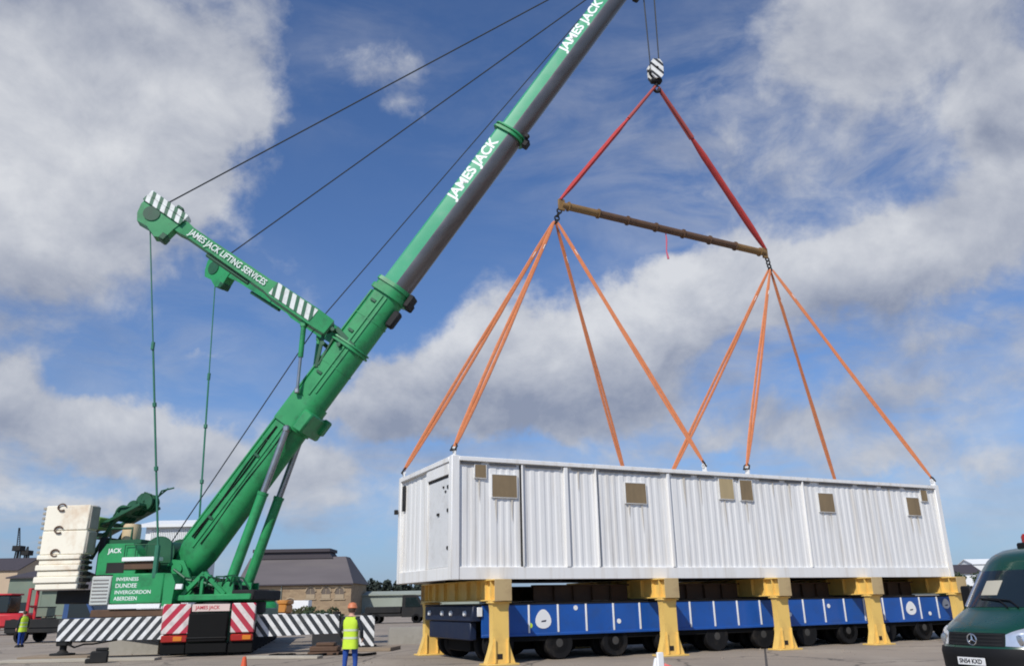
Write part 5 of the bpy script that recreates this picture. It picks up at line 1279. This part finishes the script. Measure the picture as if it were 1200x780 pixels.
# ragged edges: bend the bearings with noise before measuring the cloud banks
wa = mth('MULTIPLY', mth('SUBTRACT', wnoise(9, 8, .6), .5), 9.0); wb = mth('MULTIPLY', mth('SUBTRACT', wnoise(9, 8, .6, (3.7, 1.2, 5)), .5), 7.0)
AZw = mth('ADD', AZ, wa); ELw = mth('ADD', EL, wb)
def blob(az, el, ra, re, amp):
    x = mth('DIVIDE', mth('SUBTRACT', AZw, az), ra); y = mth('DIVIDE', mth('SUBTRACT', ELw, el), re)
    return mth('MULTIPLY', mth('EXPONENT', mth('MULTIPLY', mth('ADD', mth('MULTIPLY', x, x), mth('MULTIPLY', y, y)), -1)), amp)
def field(lst):
    s = None
    for b in lst: q = blob(*b); s = q if s is None else mth('ADD', s, q)
    return s
CL = [(-36, 31, 10, 8, 1.25), (-27.5, 30, 6, 7, .95), (-21.5, 34, 3.6, 3.8, .8), (-35, 23, 9, 5, 1.0), (-24, 27, 3.4, 3.2, .6), (-48, 30, 9, 14, 1.2), (-20, 39, 3.4, 1.8, .5), (-22, 22, 2.2, 1.2, .25),
      (-10.5, 36.6, 4.2, 1.7, .48), (-8, 34.4, 2.6, 1.2, .34), (-6, 39, 5, .8, .18),
      (-33, 11.5, 8, 2.8, 1.15), (-25, 10.5, 5, 2.6, 1.0), (-28, 6.2, 4.2, 1.1, .75), (-34, 16, 4, 1, .3), (-22.5, 15.6, 3, .9, .5), (-18.5, 9.2, 4.5, 1.9, .85), (-13.6, 13.6, 3, 1.5, .7), (-13, 9, 4, 1.6, .55),
      (-5.5, 17.2, 3.8, 3.0, .9), (-1, 17.8, 3.6, 2.6, .85), (3, 17.4, 4.2, 3.2, .9), (8, 18.8, 4, 3, 1), (13, 20, 4.2, 3, 1), (-8, 12.8, 7, 2.6, .95), (3, 13, 9, 2.2, .8), (10, 15.5, 6, 2.6, .7),
      (19, 20.8, 5, 3, 1.0), (25, 20, 5, 2.8, 1.0), (31, 21, 5, 2.8, .95), (36, 27, 3, 3.8, 1.0), (27, 30, 9, 7, .42), (20, 27, 5.5, 5, .28), (33, 35, 8, 5, .7), (38, 24, 4, 5, .8), (47, 27, 8, 10, .9), (23, 37, 5, 3, .4),
      (30, 12, 10, 2.8, .74), (18, 11, 7, 2.2, .72), (24, 8.5, 5, 1.2, .55), (12, 9.5, 5, 1.3, .5), (-3, 6, 5, 1.2, .5), (-36, 7.5, 5, 1.3, .7), (-13, 6, 5, 1.2, .55), (-10, 15.5, 3, 1.5, .5), (31, 15.5, 7, 1.6, .5), (34, 7.5, 9, 1.4, .5), (14, 6.5, 10, 1.3, .42), (-8, 8, 9, 1.3, .45), (-34, 3.5, 9, 1.0, .4), (0, 3.5, 30, .8, .25),
      (90, 30, 28, 14, .7), (150, 24, 30, 9, .7), (-90, 22, 25, 10, .8), (-150, 35, 22, 9, .6)]
FLD = field(CL)
def relief_noise(scale, det, rough, off, up, st=(1, 1, 1), dist=0.0):
    a = wnoise(scale, det, rough, off, st, dist); b = wnoise(scale, det, rough, (off[0]+up[0], off[1]+up[1], off[2]+up[2]), st, dist)
    return a, mth('SUBTRACT', a, b)
fine, rel1 = relief_noise(8, 13, .60, (1.3, 0, 2.2), (0, -.012, .035), (1, 1, 1.25), .25)
big, rel2 = relief_noise(3.4, 6, .5, (6, 2, 1), (0, -.03, .07))
dn = mth('ADD', FLD, mth('ADD', mth('MULTIPLY', mth('SUBTRACT', fine, .5), 1.5), mth('MULTIPLY', mth('SUBTRACT', big, .5), .7)))
mr = N('ShaderNodeMapRange'); mr.interpolation_type = 'SMOOTHSTEP'; L(dn, mr.inputs[0]); mr.inputs[1].default_value = .20; mr.inputs[2].default_value = .86
# thin high veil, drawn out sideways
veil = wnoise(5.5, 12, .62, (2, 8, 4), (1, 1, 3.2), .5)
VF_ = field([(24, 28, 16, 12, 1.0), (22, 12, 16, 6, .9), (-26, 17, 9, 5, .45), (-10, 9, 16, 4, .8), (-32, 5, 14, 4, .8), (4, 33, 8, 4, .22), (-12, 36, 7, 4, .4), (12, 5, 30, 4, .7)])
vr = N('ShaderNodeMapRange'); vr.interpolation_type = 'SMOOTHSTEP'; L(veil, vr.inputs[0]); vr.inputs[1].default_value = .33; vr.inputs[2].default_value = .70; vr.inputs[4].default_value = .8
DENS = mth('MAXIMUM', mr.outputs[0], mth('MULTIPLY', vr.outputs[0], mth('MINIMUM', VF_, 1.0)))
# sunlit flanks are bright, thick undersides grey
BR_ = field([(-33, 28, 9, 6, .9), (-24, 33, 5, 4, .6), (-5, 18.6, 4, 2, .9), (2, 19, 5, 2.2, .9), (8, 20, 4, 2, .9), (13, 21.4, 4, 2.2, 1), (22, 22.5, 5, 2.4, .6), (28, 31, 9, 8, .35), (-31, 12.6, 6, 1.3, .6), (-14, 14.4, 3, 1.2, .7), (-17, 10.4, 3, 1, .5), (-28, 6.8, 4, .8, .6)])
GR_ = field([(-37, 38, 7, 4, .35), (-35, 19, 8, 2.8, .7), (-7, 12.2, 7, 2, .6), (4, 13.4, 8, 2.0, .6), (35.8, 26.6, 2.6, 3.4, 1.0), (-28, 9, 7, 1.2, .5), (25, 17.6, 7, 1.5, .5)])
sh = mth('ADD', mth('ADD', mth('MULTIPLY', BR_, .38), mth('MULTIPLY', GR_, -.42)), mth('ADD', .44, mth('ADD', mth('MULTIPLY', rel1, 1.35), mth('MULTIPLY', rel2, 1.6))))
shc = mth('ADD', sh, 0, clamp=True)
cc = N('ShaderNodeMix'); cc.data_type = 'RGBA'; L(shc, cc.inputs[0]); cc.inputs[6].default_value = (.27, .305, .40, 1); cc.inputs[7].default_value = (.72, .735, .765, 1)
skys = N('ShaderNodeMix'); skys.data_type = 'RGBA'; skys.blend_type = 'MULTIPLY'; skys.inputs[0].default_value = 1; L(sky.outputs[0], skys.inputs[6]); skys.inputs[7].default_value = (.064, .088, .124, 1)
hz = N('ShaderNodeMix'); hz.data_type = 'RGBA'; L(mth('MULTIPLY', mth('EXPONENT', mth('DIVIDE', EL, -9.0)), .74, clamp=True), hz.inputs[0]); L(skys.outputs[2], hz.inputs[6]); hz.inputs[7].default_value = (.27, .375, .57, 1)
mixw = N('ShaderNodeMix'); mixw.data_type = 'RGBA'; L(mth('MULTIPLY', DENS, .93), mixw.inputs[0]); L(hz.outputs[2], mixw.inputs[6]); L(cc.outputs[2], mixw.inputs[7])
L(mixw.outputs[2], bg.inputs['Color']); bg.inputs['Strength'].default_value = 1.0

scene.view_settings.view_transform = 'Standard'; scene.view_settings.look = 'None'
scene.view_settings.exposure = 0; scene.view_settings.gamma = 1; scene.view_settings.use_curve_mapping = False
scene.render.engine = 'CYCLES'
scene.cycles.use_denoising = True
scene.cycles.filter_width = 1.9
scene.cycles.max_bounces = 6
for o_ in list(bpy.data.objects):
    if o_.users_collection == (): bpy.data.objects.remove(o_)
